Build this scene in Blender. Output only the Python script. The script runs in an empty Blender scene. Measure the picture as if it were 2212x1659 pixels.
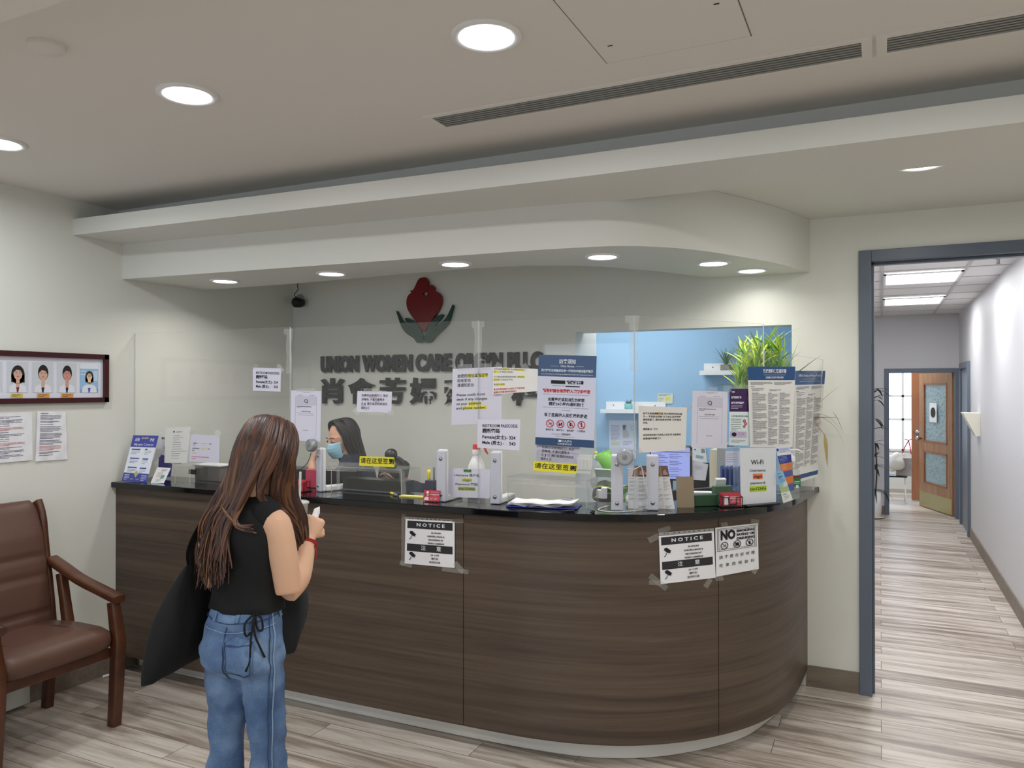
import bpy, math, random
from math import sin, cos, pi, radians, sqrt, atan2
from mathutils import Vector, Matrix, noise
SC = bpy.context.scene
COL = SC.collection

# ---------------------------------------------------------------- camera
FPX, CX, CY, CAMH = 1665.0, 1106.0, 829.5, 1.65
YAW = radians(25.551); PITCH = radians(0.2925)
cam_d = bpy.data.cameras.new('camera'); cam_d.sensor_width = 36.0
cam_d.lens = 36.0 * FPX / 2212.0
cam_d.clip_start = 0.05; cam_d.clip_end = 200
camera = bpy.data.objects.new('camera', cam_d); COL.objects.link(camera)
camera.location = (0, 0, CAMH); camera.rotation_euler = (pi/2 + PITCH, 0, YAW)
SC.camera = camera
# ---------------------------------------------------------------- world, exposure
world = bpy.data.worlds.new('World'); SC.world = world; world.use_nodes = True
_bg = world.node_tree.nodes['Background']
_bg.inputs[0].default_value = (0.62, 0.78, 1.0, 1); _bg.inputs[1].default_value = 3.0
SC.view_settings.view_transform = 'Standard'; SC.view_settings.look = 'None'
SC.view_settings.gamma = 1.0; SC.view_settings.use_curve_mapping = False
SC.view_settings.exposure = 0.0
LAMP_W = 8.6        # watts of each ceiling downlight over the waiting area
SOFFIT_W = 3.2      # watts of each small downlight over the desk
HALL_W = 12.0

# ---------------------------------------------------------------- reading points off the picture onto real planes
_R = Vector((cos(YAW), sin(YAW), 0)); _F0 = Vector((-sin(YAW), cos(YAW), 0))
_F = _F0*cos(PITCH) + Vector((0, 0, sin(PITCH))); _U = -_F0*sin(PITCH) + Vector((0, 0, cos(PITCH)))
def ray(u, v): return _F + _R*((u-CX)/FPX) - _U*((v-CY)/FPX)
def at(u, v, x=None, y=None, z=None, t=None):
    d = ray(u, v)
    if x is not None: t = x/d.x
    elif y is not None: t = y/d.y
    elif z is not None: t = (z-CAMH)/d.z
    return Vector((t*d.x, t*d.y, CAMH+t*d.z))
def hit(u, v, A, B, off=0.0):
    """ray onto the vertical plane through plan points A, B, moved off metres to the viewer's side"""
    ax, ay = A[0], A[1]; dx, dy = B[0]-ax, B[1]-ay; L = math.hypot(dx, dy); nx, ny = dy/L, -dx/L
    d = ray(u, v); t = ((ax+nx*off)*nx+(ay+ny*off)*ny)/(d.x*nx+d.y*ny)
    return Vector((t*d.x, t*d.y, CAMH+t*d.z))
def lerp(a, b, t): return a+(b-a)*t
def spline(pts, n=6):
    P = [Vector(p) for p in pts]; out = []
    for i in range(len(P)-1):
        p0 = P[max(i-1, 0)]; p1 = P[i]; p2 = P[i+1]; p3 = P[min(i+2, len(P)-1)]
        for k in range(n):
            t = k/n
            out.append(0.5*((2*p1)+(p2-p0)*t+(2*p0-5*p1+4*p2-p3)*t*t+(3*p1-p0-3*p2+p3)*t**3))
    out.append(P[-1]); return out

# ---------------------------------------------------------------- materials
MATS = {}
def srgb(r, g, b):
    f = lambda c: (c/255/12.92) if c/255 <= 0.04045 else ((c/255+0.055)/1.055)**2.4
    return (f(r), f(g), f(b), 1)
def mat(name, rgb=(200, 200, 200), rough=0.6, metal=0.0, spec=0.5, emit=None, es=0.0, trans=0.0, ior=1.45, alpha=1.0, var=0.0, vscale=8.0, bump=0.0, bscale=60.0, coat=0.0, sss=0.0):
    if name in MATS: return MATS[name]
    m = bpy.data.materials.new(name); m.use_nodes = True; nt = m.node_tree; b = nt.nodes['Principled BSDF']
    c = srgb(*rgb); b.inputs['Base Color'].default_value = c
    b.inputs['Roughness'].default_value = rough; b.inputs['Metallic'].default_value = metal
    b.inputs['Specular IOR Level'].default_value = spec; b.inputs['IOR'].default_value = ior
    b.inputs['Transmission Weight'].default_value = trans; b.inputs['Alpha'].default_value = alpha
    b.inputs['Coat Weight'].default_value = coat
    if sss: b.inputs['Subsurface Weight'].default_value = sss; b.inputs['Subsurface Radius'].default_value = (.02, .008, .004); b.inputs['Subsurface Scale'].default_value = .5
    if emit: b.inputs['Emission Color'].default_value = srgb(*emit); b.inputs['Emission Strength'].default_value = es
    tc = nt.nodes.new('ShaderNodeTexCoord')
    nz = nt.nodes.new('ShaderNodeTexNoise'); nz.inputs['Scale'].default_value = vscale; nz.inputs['Detail'].default_value = 3
    nt.links.new(tc.outputs['Object'], nz.inputs['Vector'])
    if var > 0:
        mx = nt.nodes.new('ShaderNodeMix'); mx.data_type = 'RGBA'
        mx.inputs[6].default_value = tuple(x*(1-var) for x in c[:3])+(1,); mx.inputs[7].default_value = tuple(min(1, x*(1+var)) for x in c[:3])+(1,)
        nt.links.new(nz.outputs['Fac'], mx.inputs[0]); nt.links.new(mx.outputs[2], b.inputs['Base Color'])
    if bump > 0:
        n2 = nt.nodes.new('ShaderNodeTexNoise'); n2.inputs['Scale'].default_value = bscale; n2.inputs['Detail'].default_value = 4
        nt.links.new(tc.outputs['Object'], n2.inputs['Vector'])
        bp = nt.nodes.new('ShaderNodeBump'); bp.inputs['Strength'].default_value = bump; bp.inputs['Distance'].default_value = 0.002
        nt.links.new(n2.outputs['Fac'], bp.inputs['Height']); nt.links.new(bp.outputs['Normal'], b.inputs['Normal'])
    MATS[name] = m; return m
def nodes_mat(name):
    m = bpy.data.materials.new(name); m.use_nodes = True; MATS[name] = m
    return m, m.node_tree, m.node_tree.nodes['Principled BSDF']
def ramp(nt, stops):
    r = nt.nodes.new('ShaderNodeValToRGB'); e = r.color_ramp.elements
    e[0].position, e[0].color = stops[0][0], srgb(*stops[0][1]); e[1].position, e[1].color = stops[-1][0], srgb(*stops[-1][1])
    for p, c in stops[1:-1]:
        x = e.new(p); x.color = srgb(*c)
    return r
def floor_mat():
    m, nt, b = nodes_mat('floor_planks'); N = nt.nodes.new; L = nt.links.new
    tc = N('ShaderNodeTexCoord')
    br = N('ShaderNodeTexBrick'); br.offset = 0.37; br.offset_frequency = 2; br.squash = 1
    br.inputs['Scale'].default_value = 1; br.inputs['Brick Width'].default_value = 1.22; br.inputs['Row Height'].default_value = 0.152
    br.inputs['Mortar Size'].default_value = 0.0016; br.inputs['Mortar Smooth'].default_value = 0.1
    br.inputs['Color1'].default_value = (0, 0, 0, 1); br.inputs['Color2'].default_value = (1, 1, 1, 1); br.inputs['Mortar'].default_value = (.5, .5, .5, 1)
    L(tc.outputs['Object'], br.inputs['Vector'])
    sep = N('ShaderNodeSeparateXYZ'); L(tc.outputs['Object'], sep.inputs[0])
    mpx = N('ShaderNodeMath'); mpx.operation = 'MULTIPLY'; mpx.inputs[1].default_value = 0.9; L(sep.outputs[0], mpx.inputs[0])
    mpy = N('ShaderNodeMath'); mpy.operation = 'MULTIPLY'; mpy.inputs[1].default_value = 11.0; L(sep.outputs[1], mpy.inputs[0])
    mz = N('ShaderNodeMath'); mz.operation = 'MULTIPLY'; mz.inputs[1].default_value = 9.0; L(br.outputs['Color'], mz.inputs[0])
    cb = N('ShaderNodeCombineXYZ'); L(mpx.outputs[0], cb.inputs[0]); L(mpy.outputs[0], cb.inputs[1]); L(mz.outputs[0], cb.inputs[2])
    nz = N('ShaderNodeTexNoise'); nz.inputs['Scale'].default_value = 1.6; nz.inputs['Detail'].default_value = 6; nz.inputs['Roughness'].default_value = .62; nz.inputs['Distortion'].default_value = .7
    L(cb.outputs[0], nz.inputs['Vector'])
    ad = N('ShaderNodeMath'); ad.operation = 'MULTIPLY_ADD'; ad.inputs[1].default_value = 0.24; L(br.outputs['Color'], ad.inputs[0])
    sub = N('ShaderNodeMath'); sub.operation = 'SUBTRACT'; sub.inputs[1].default_value = 0.12; L(nz.outputs['Fac'], sub.inputs[0]); L(sub.outputs[0], ad.inputs[2])
    r = ramp(nt, [(0.30, (126, 113, 102)), (0.42, (160, 147, 134)), (0.54, (192, 181, 169)), (0.74, (216, 208, 198))])
    L(ad.outputs[0], r.inputs[0])
    mx = N('ShaderNodeMix'); mx.data_type = 'RGBA'; mx.inputs[7].default_value = srgb(92, 82, 72)
    L(br.outputs['Fac'], mx.inputs[0]); L(r.outputs[0], mx.inputs[6]); L(mx.outputs[2], b.inputs['Base Color'])
    b.inputs['Roughness'].default_value = 0.36
    bp = N('ShaderNodeBump'); bp.inputs['Strength'].default_value = .12; bp.inputs['Distance'].default_value = .002; L(nz.outputs['Fac'], bp.inputs['Height']); L(bp.outputs['Normal'], b.inputs['Normal'])
    return m
def wood_mat(name, c0, c1, sx=1.0, sy=14.0, sz=14.0, rough=.45, scale=2.2):
    m, nt, b = nodes_mat(name); N = nt.nodes.new; L = nt.links.new
    tc = N('ShaderNodeTexCoord'); mp = N('ShaderNodeMapping'); mp.inputs['Scale'].default_value = (sx, sy, sz)
    L(tc.outputs['Object'], mp.inputs['Vector'])
    nz = N('ShaderNodeTexNoise'); nz.inputs['Scale'].default_value = scale; nz.inputs['Detail'].default_value = 7; nz.inputs['Roughness'].default_value = .65; nz.inputs['Distortion'].default_value = .4
    L(mp.outputs[0], nz.inputs['Vector'])
    r = ramp(nt, [(0.32, c0), (0.68, c1)]); L(nz.outputs['Fac'], r.inputs[0]); L(r.outputs[0], b.inputs['Base Color'])
    b.inputs['Roughness'].default_value = rough
    return m
def clear_mat(name, haze=0.06, tint=(1, 1, 1), gl=1.0, hz=(225, 228, 225)):
    """clear plastic sheet: transparent, Fresnel mirror, a little white haze painted in for reflected room light"""
    m = bpy.data.materials.new(name); m.use_nodes = True; nt = m.node_tree; nt.nodes.clear(); N = nt.nodes.new; L = nt.links.new
    o = N('ShaderNodeOutputMaterial'); t = N('ShaderNodeBsdfTransparent'); t.inputs[0].default_value = (*tint, 1)
    g = N('ShaderNodeBsdfGlossy'); g.inputs['Roughness'].default_value = 0.02
    d = N('ShaderNodeBsdfDiffuse'); d.inputs[0].default_value = srgb(*hz)
    fr = N('ShaderNodeLayerWeight'); fr.inputs[0].default_value = 0.5
    pw = N('ShaderNodeMath'); pw.operation = 'POWER'; pw.inputs[1].default_value = 4.5; L(fr.outputs['Facing'], pw.inputs[0])
    mu = N('ShaderNodeMath'); mu.operation = 'MULTIPLY_ADD'; mu.inputs[1].default_value = .7*gl; mu.inputs[2].default_value = .022*gl; L(pw.outputs[0], mu.inputs[0])
    m1 = N('ShaderNodeMixShader'); m1.inputs[0].default_value = haze; L(t.outputs[0], m1.inputs[1]); L(d.outputs[0], m1.inputs[2])
    m2 = N('ShaderNodeMixShader'); L(mu.outputs[0], m2.inputs[0]); L(m1.outputs[0], m2.inputs[1]); L(g.outputs[0], m2.inputs[2])
    L(m2.outputs[0], o.inputs[0]); MATS[name] = m; return m

# ---------------------------------------------------------------- mesh building
class MB:
    def __init__(s, mats=None): s.v = []; s.f = []; s.m = []; s.sm = []; s.mats = [] if mats is None else list(mats); s.X = Matrix.Identity(4)
    def mi(s, m):
        if m is None: return 0
        if m not in s.mats: s.mats.append(m)
        return s.mats.index(m)
    def add(s, vs, fs, m=None, smooth=False):
        k = len(s.v); s.v += [s.X @ Vector(p) for p in vs]; i = s.mi(m)
        for f in fs: s.f.append([k+a for a in f]); s.m.append(i); s.sm.append(smooth)
        return s
    def box(s, x0, x1, y0, y1, z0, z1, m=None):
        vs = [(x, y, z) for z in (z0, z1) for y in (y0, y1) for x in (x0, x1)]
        return s.add(vs, [(0, 2, 3, 1), (4, 5, 7, 6), (0, 1, 5, 4), (2, 6, 7, 3), (0, 4, 6, 2), (1, 3, 7, 5)], m)
    def rbox(s, x0, x1, y0, y1, z0, z1, r=.01, m=None, n=3):
        """box whose outline in plan has rounded corners and softened rims"""
        o = []
        for cx, cy, a0 in ((x1-r, y1-r, 0), (x0+r, y1-r, pi/2), (x0+r, y0+r, pi), (x1-r, y0+r, 1.5*pi)):
            for k in range(n+1):
                a = a0+k*pi/2/n; o.append((cx+r*cos(a), cy+r*sin(a)))
        c = ((x0+x1)/2, (y0+y1)/2); q = min(r*.5, (z1-z0)*.25)
        sc = lambda k: [(c[0]+(px-c[0])*(1-k/max(x1-x0, 1e-6)*2), c[1]+(py-c[1])*(1-k/max(y1-y0, 1e-6)*2)) for px, py in o]
        rings = [[(*p, z0) for p in sc(q)], [(*p, z0+q) for p in o], [(*p, z1-q) for p in o], [(*p, z1) for p in sc(q)]]
        return s.loft(rings, m, smooth=False)
    def loft(s, rings, m=None, smooth=True, cap=True, closed=True):
        k = len(s.v); n = len(rings[0]); vs = [p for r in rings for p in r]; fs = []
        for i in range(len(rings)-1):
            for j in range(n if closed else n-1):
                a = i*n+j; b = i*n+(j+1) % n; fs.append((a, b, b+n, a+n))
        s.add(vs, fs, m, smooth)
        if cap and closed:
            s.add(rings[0], [tuple(range(n))[::-1]], m); s.add(rings[-1], [tuple(range(n))], m)
        return s
    def tube(s, pts, rad, m=None, n=10, cap=True, flat=1.0, up=None, sq=1.0):
        P = [Vector(p) for p in pts]; R = rad if isinstance(rad, (list, tuple)) else [rad]*len(P); rings = []
        prev = None
        for i, p in enumerate(P):
            t = (P[min(i+1, len(P)-1)]-P[max(i-1, 0)]).normalized()
            a = (prev - t*prev.dot(t)) if prev is not None else (Vector(up) if up else (Vector((0, 0, 1)) if abs(t.z) < .9 else Vector((1, 0, 0))))
            if prev is None: a = a - t*a.dot(t)
            a.normalize(); b = t.cross(a); prev = a
            r = R[i]; ra, rb = (r if isinstance(r, (tuple, list)) else (r, r*flat))
            q_ = lambda v_: math.copysign(abs(v_)**sq, v_)
            rings.append([p + a*(ra*q_(cos(2*pi*(k+.5)/n))) + b*(rb*q_(sin(2*pi*(k+.5)/n))) for k in range(n)])
        return s.loft(rings, m, True, cap)
    def lathe(s, prof, c=(0, 0, 0), m=None, n=24, smooth=True, axis='z'):
        rings = []
        for r, h in prof:
            ring = []
            for k in range(n):
                a = 2*pi*k/n
                if axis == 'z': p = (c[0]+r*cos(a), c[1]+r*sin(a), c[2]+h)
                elif axis == 'y': p = (c[0]+r*cos(a), c[1]+h, c[2]-r*sin(a))
                else: p = (c[0]+h, c[1]+r*cos(a), c[2]+r*sin(a))
                ring.append(p)
            rings.append(ring)
        return s.loft(rings, m, smooth, cap=True)
    def ball(s, c, r, m=None, n=16, k=10):
        rx, ry, rz = r if isinstance(r, (tuple, list)) else (r, r, r)
        rings = [[(c[0]+rx*sin(a)*cos(2*pi*j/n), c[1]+ry*sin(a)*sin(2*pi*j/n), c[2]-rz*cos(a)) for j in range(n)] for a in [pi*(i+.5)/(k+.0) if 0 else pi*max(.02, min(.98, i/k)) for i in range(k+1)]]
        return s.loft(rings, m, True)
    def prism(s, o, z0, z1, m=None, axis='z'):
        f = {'z': lambda p, h: (p[0], p[1], h), 'y': lambda p, h: (p[0], h, p[1]), 'x': lambda p, h: (h, p[0], p[1])}[axis]
        n = len(o); vs = [f(p, z0) for p in o]+[f(p, z1) for p in o]
        fs = [tuple(range(n)), tuple(range(n, 2*n))[::-1]]+[(i, (i+1) % n, n+(i+1) % n, n+i) for i in range(n)]
        return s.add(vs, fs, m)
    def build(s, name, m=None, parent=None, loc=None, rot=None, bevel=0, sub=0, remesh=0, smoothmod=0, recalc=True, thick=0):
        if m is not None: s.mats = [m]+[q for q in s.mats if q is not m] if not s.mats else s.mats
        me = bpy.data.meshes.new(name); V = s.v
        me.from_pydata([tuple(v) for v in V], [], s.f)
        for q in (s.mats or ([m] if m else [])): me.materials.append(q)
        me.polygons.foreach_set('material_index', s.m); me.polygons.foreach_set('use_smooth', s.sm)
        if recalc:
            import bmesh
            bm = bmesh.new(); bm.from_mesh(me); bmesh.ops.recalc_face_normals(bm, faces=bm.faces); bm.to_mesh(me); bm.free()
        me.update()
        o = bpy.data.objects.new(name, me); COL.objects.link(o)
        if parent is not None: o.parent = parent
        if loc is not None: o.location = loc
        if rot is not None: o.rotation_euler = rot
        if remesh:
            q = o.modifiers.new('remesh', 'REMESH'); q.mode = 'VOXEL'; q.voxel_size = remesh; q.use_smooth_shade = True
        if smoothmod:
            q = o.modifiers.new('smooth', 'SMOOTH'); q.factor = .5; q.iterations = smoothmod
        if thick:
            q = o.modifiers.new('thick', 'SOLIDIFY'); q.thickness = thick; q.offset = 0
        if bevel:
            q = o.modifiers.new('bevel', 'BEVEL'); q.width = bevel; q.segments = 2; q.limit_method = 'ANGLE'
        if sub:
            q = o.modifiers.new('sub', 'SUBSURF'); q.levels = sub; q.render_levels = sub
        return o
_tc = {}
def text_geo(t, size=.02, bold=0.0, ax='LEFT', res=2):
    key = (t, ax, round(bold/size, 3), res)
    if key not in _tc:
        c = bpy.data.curves.new('t', 'FONT'); c.body = t; c.size = 1; c.align_x = ax; c.align_y = 'CENTER'; c.resolution_u = res
        c.offset = bold/size; c.fill_mode = 'FRONT'
        o = bpy.data.objects.new('t', c); COL.objects.link(o)
        bpy.context.view_layer.update(); dg = bpy.context.evaluated_depsgraph_get()
        me = bpy.data.meshes.new_from_object(o.evaluated_get(dg))
        _tc[key] = ([tuple(v.co) for v in me.vertices], [tuple(p.vertices) for p in me.polygons])
        bpy.data.meshes.remove(me); bpy.data.objects.remove(o); bpy.data.curves.remove(c)
    vs, fs = _tc[key]
    return [(x*size, y*size) for x, y, z in vs], fs
def tag(o, label=None, cat=None, group=None, kind=None):
    if label: o['label'] = label
    if cat: o['category'] = cat
    if group: o['group'] = group
    if kind: o['kind'] = kind
    return o
def thing(name, label, cat, loc=(0, 0, 0), rz=0.0, group=None):
    o = bpy.data.objects.new(name, None); COL.objects.link(o); o.location = loc; o.rotation_euler = (0, 0, rz); o.empty_display_size = .1
    return tag(o, label, cat, group)
def struct(o): o['kind'] = 'structure'; return o
def copy_tree(o, parent=None):
    c = o.copy(); COL.objects.link(c); c.parent = parent
    for ch in list(o.children): copy_tree(ch, c)
    return c
# ================================================================= the setting
XL, YB, ZC, ZR = -4.03, 4.57, 2.69, 2.583
M_wall = mat('wall_paint', (226, 226, 218), .55, var=.02, vscale=3, bump=.05, bscale=220)
M_ceil = mat('ceiling_paint', (228, 224, 218), .8, bump=.04, bscale=200)
M_soff = mat('soffit_paint', (222, 222, 216), .6, bump=.04, bscale=200)
M_floor = floor_mat()
M_grey = mat('grey_door_paint', (98, 108, 122), .38)
M_base = wood_mat('baseboard_tile', (108, 97, 85), (134, 122, 108), 1.2, 10, 10, .5)
M_blue = mat('blue_wall_paint', (150, 190, 220), .6, bump=.03)
M_trimw = mat('lamp_trim_white', (235, 235, 235), .35)
M_glow = mat('lamp_diffuser', (255, 255, 255), .5, emit=(250, 252, 255), es=9)
M_black = mat('black_plastic', (18, 18, 20), .35)
M_white = mat('white_plastic', (232, 233, 232), .35)
M_paper = mat('white_paper', (236, 236, 240), .7)
M_ink = mat('black_ink', (26, 26, 30), .7)
M_metal = mat('brushed_steel', (170, 172, 176), .32, metal=1)
def slab(name, x0, x1, y0, y1, z0, z1, m):
    return struct(MB().box(x0, x1, y0, y1, z0, z1).build(name, m))
slab('floor', -4.2, 3.4, -3.6, 15.4, -.1, 0, M_floor)
# waiting room walls
slab('wall_left', XL-.15, XL, -3.5, YB+.15, 0, 2.9, M_wall)
slab('wall_right', 3.2, 3.35, -3.5, YB+.15, 0, 2.9, M_wall)
w = MB()
for b in ((XL, -3.3, -3.5, -3.35, 0, 2.9), (-.6, 3.2, -3.5, -3.35, 0, 2.9), (-3.3, -.6, -3.5, -3.35, 0, .8), (-3.3, -.6, -3.5, -3.35, 2.3, 2.9)): w.box(*b)
struct(w.build('wall_rear', M_wall))
w = MB()
w.box(XL, -1.74, YB, YB+.15, 0, 2.9); w.box(-1.74, -.448, YB, YB+.15, 2.004, 2.9); w.box(-.448, -.10, YB, YB+.15, 0, 2.9)
w.box(-.10, .92, YB, YB+.15, 2.385, 2.9); w.box(.92, 3.2, YB, YB+.15, 0, 2.9)
struct(w.build('wall_back', M_wall))
wn = MB()
for x0, x1, z0, z1 in ((-3.3, -.6, .8, .86), (-3.3, -.6, 2.24, 2.3), (-3.3, -3.24, .8, 2.3), (-.66, -.6, .8, 2.3), (-1.98, -1.92, .8, 2.3)): wn.box(x0, x1, -3.47, -3.38, z0, z1)
wf = struct(wn.build('window_1', M_grey))
# ceilings
c = MB(); c.box(XL, 3.2, 1.0, 3.08, ZC, ZC+.2); struct(c.build('ceiling', M_ceil))
c = MB(); c.box(XL, 3.2, 3.08, YB, ZR, ZC+.2); struct(c.build('ceiling_rear', M_soff))
c = MB(); c.box(XL, 3.2, -3.5, 1.23, 2.60, ZC+.19); struct(c.build('ceiling_front', M_ceil))
fr = [(XL, 2.797), (-1.2, 2.900), (3.2, 2.93)]
c = MB(); c.prism(fr+[(3.2, 3.37), (-1.2, 3.34), (XL, 3.27)], 2.496, 2.508); c.prism(fr+[(3.2, 2.95), (-1.2, 2.92), (XL, 2.817)], 2.508, 2.585); c.prism([(XL, 3.08), (3.2, 3.08), (3.2, 3.37), (-1.2, 3.34), (XL, 3.27)], 2.508, 2.585); struct(c.build('trim_1', M_soff))  # unseen trough behind the front lip, hollowed to darken the cove
s2f = spline([(XL, 3.105), (-2.8, 3.19), (-1.82, 3.255), (-1.35, 3.29), (-1.035, 3.36), (-.80, 3.56), (-.625, 3.855), (-.46, 4.214), (-.352, YB)], 8)
s2b = spline([(XL, 3.68), (-3.2, 3.69), (-2.3, 3.64), (-1.75, 3.66), (-1.58, 3.72), (-1.38, 3.83), (-1.15, 4.10), (-.98, 4.38), (-.90, YB)], 8)
o = [tuple(p) for p in s2f]; p2 = [tuple(p) for p in s2b]
c = MB(); c.add([(*p, 2.291) for p in o]+[(*p, 2.582) for p in o], [(i, i+1, len(o)+i+1, len(o)+i) for i in range(len(o)-1)], None, True)
c.add([(*p, 2.291) for p in p2]+[(*p, 2.582) for p in p2], [(i, i+1, len(p2)+i+1, len(p2)+i) for i in range(len(p2)-1)], None, True)
for z in (2.291, 2.582): c.add([(*p, z) for p in o]+[(*p, z) for p in p2], [(i, i+1, len(o)+i+1, len(o)+i) for i in range(len(o)-1)])
struct(c.build('trim_2', M_soff))
# baseboards
slab('baseboard_left', XL, XL+.012, -3.3, 3.2, 0, .10, M_base)
slab('baseboard_back', -.372, -.105, YB-.012, YB, 0, .115, M_base)
slab('baseboard_right', .92, 3.2, YB-.012, YB, 0, .115, M_base)
# large door frame towards the hallway
d = MB()
d.box(-.105, -.043, YB-.02, YB+.17, 0, 2.389); d.box(.86, .922, YB-.02, YB+.17, 0, 2.389); d.box(-.043, .86, YB-.02, YB+.17, 2.328, 2.389)
d.box(-.043, -.030, YB+.04, YB+.09, 0, 2.328); d.box(-.043, .86, YB+.04, YB+.09, 2.315, 2.328)
struct(d.build('door_1', M_grey, bevel=.003))
# hallway
HX, HY = .895, 11.2
slab('wall_hall_right', HX, HX+.15, YB+.15, HY, 0, 2.8, mat('hall_wall_paint', (206, 206, 208), .5, bump=.04, bscale=200))
w = MB(); w.box(-.40, -.28, YB+.15, 6.3, 0, 2.8); w.box(-.95, -.28, 6.3, 6.42, 0, 2.8); w.box(-.95, -.83, 6.42, HY, 0, 2.8); struct(w.build('wall_hall_left', MATS['hall_wall_paint']))
slab('baseboard_hall', HX-.012, HX, YB+.17, 9.82, 0, .115, M_base)
w = MB(); w.box(-.95, .055, HY, HY+.12, 0, 2.8); w.box(.055, HX+.15, HY, HY+.12, 1.89, 2.8); w.box(.88, HX+.15, HY, HY+.12, 0, 1.89)
struct(w.build('wall_hall_end', MATS['hall_wall_paint']))
slab('baseboard_end', -.83, .05, HY-.012, HY, 0, .11, M_base)
d = MB(); d.box(.045, .10, HY-.02, HY+.14, 0, 1.90); d.box(.85, .893, HY-.02, HY+.14, 0, 1.90); d.box(.10, .85, HY-.02, HY+.14, 1.845, 1.90)
struct(d.build('door_2', M_grey, bevel=.003))
d = MB(); d.box(HX-.03, HX+.0, 9.86, 9.95, 0, 1.95); d.box(HX-.03, HX+.0, 10.78, 10.86, 0, 1.95); d.box(HX-.03, HX+.0, 9.95, 10.78, 1.88, 1.95)
d.box(HX-.008, HX, 9.95, 10.78, 0, 1.88, M_grey)
struct(d.build('door_3', M_grey, bevel=.003))
M_tile = mat('ceiling_tile', (226, 224, 224), .8, bump=.2, bscale=120)
slab('ceiling_hall', -.83, HX, YB+.15, HY, 2.59, 2.7, M_tile)
g = MB()
tx = (at(1905, 640, z=2.588).x, at(2055, 625, z=2.588).x)
for x in tx: g.box(x-.012, x+.012, YB+.15, HY, 2.583, 2.591)
yy = YB+.5
while yy < HY: g.box(-.83, HX, yy-.012, yy+.012, 2.584, 2.591); yy += .61
struct(g.build('trim_3', mat('ceiling_grid', (190, 190, 188), .5)))
# the window room beyond the hall
slab('wall_far_left', -1.6, -1.5, HY+.12, 14.2, 0, 2.8, M_wall); slab('wall_far_right', 2.2, 2.3, HY+.12, 14.2, 0, 2.8, M_wall)
slab('ceiling_far', -1.6, 2.3, HY+.12, 14.3, 2.6, 2.7, M_ceil)
w = MB(); w.box(-1.6, -.35, 14.1, 14.25, 0, 2.8); w.box(.75, 2.3, 14.1, 14.25, 0, 2.8); w.box(-.35, .75, 14.1, 14.25, 0, .62); w.box(-.35, .75, 14.1, 14.25, 2.2, 2.8)
struct(w.build('wall_far', M_wall))
w = MB()
for x in (-.35, .0, .31, .72): w.box(x, x+.035, 14.08, 14.16, .62, 2.2)
for z in (.62, 1.12, 1.50, 2.16): w.box(-.35, .75, 14.08, 14.16, z, z+.035)
struct(w.build('window_2', M_white))
# the blue office behind the opening
slab('wall_office_blue', -3.3, -.40, 5.95, 6.05, 0, 2.6, M_blue)
slab('wall_office_right', -.415, -.40, YB+.15, 5.95, 0, 2.6, M_blue)
slab('wall_office_left', -1.93, -1.745, YB+.15, 4.98, 0, 2.6, M_wall)
slab('wall_office_side', -3.3, -3.2, YB+.15, 5.95, 0, 2.6, M_blue)
slab('ceiling_office', -3.3, -.40, YB+.15, 6.05, 2.5, 2.6, M_ceil)

# ================================================================= lamps
def downlight(loc, r, label, group, watts, col=(1, .985, .96), first=True):
    t = thing('ceiling_light', label, 'ceiling light', loc, 0, group)
    MB().lathe([(r, 0), (r, -.006), (r*.92, -.010), (r*.80, -.008), (r*.76, .0)], m=M_trimw, n=40).build('trim_ring', None, t)
    MB().lathe([(r*.775, -.0035), (r*.5, -.009), (.001, -.010)], m=M_glow, n=32).build('diffuser', None, t)
    ld = bpy.data.lights.new('lamp_light', 'AREA'); ld.shape = 'DISK'; ld.size = r*1.5; ld.energy = watts; ld.spread = radians(174 if r > .1 else 150); ld.color = col
    lo = bpy.data.objects.new('lamp_light', ld); COL.objects.link(lo); lo.parent = t; lo.location = (0, 0, -.013)
    return t
G1 = 'downlights in the main ceiling'
for (x, y, lab, cc) in ((-1.047, 2.015, 'largest round downlight at the top of the picture, trim hanging slightly loose', (1, 1, 1)),
                    (-2.21, 1.96, 'round downlight in main ceiling between smoke disc and soffit', (1, .97, 1)),
                    (-3.37, 2.005, 'round downlight cut by the left edge of the picture', (.88, .95, 1))):
    downlight((x, y, ZC), .105 if x > -2 else .104, lab, G1, LAMP_W, cc)
for x, y in ((.12, 2.0), (1.3, 2.0), (2.5, 2.0)):
    downlight((x, y, ZC), .105, 'round downlight in main ceiling outside the picture to the right', G1, LAMP_W*.85)
for x in (-3.2, -1.5, .2, 1.9):
    for y in (-.2, -2.2): downlight((x, y, 2.60), .105, 'round downlight in the lower ceiling behind the camera', 'downlights behind the camera', LAMP_W*1.0)
G2 = 'small downlights under the curved soffit'
labs = ['small soffit downlight nearest the left wall', 'second small soffit downlight from the left wall', 'small soffit downlight above and right of the red heart logo', 'small soffit downlight above the blue notice', 'small soffit downlight on the curve of the soffit', 'small soffit downlight at the soffit tip above the bamboo']
for (x, y), lab in zip(((-3.53, 3.41), (-2.764, 3.445), (-1.975, 3.455), (-1.218, 3.565), (-.77, 4.00), (-.63, 4.34)), labs):
    downlight((x, y, 2.291), .086, lab, G2, SOFFIT_W*(.32 if y > 4.2 else 1), (1, .97, .9))
downlight((.156, 3.62, ZR), .105, 'downlight half hidden behind the upper soffit band over the doorway', 'downlights in the rear ceiling', LAMP_W*.55, (1, .97, .93))
downlight((1.6, 3.9, ZR), .105, 'downlight in the rear ceiling right of the doorway, out of frame', 'downlights in the rear ceiling', LAMP_W*.55, (1, .97, .93))
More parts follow.
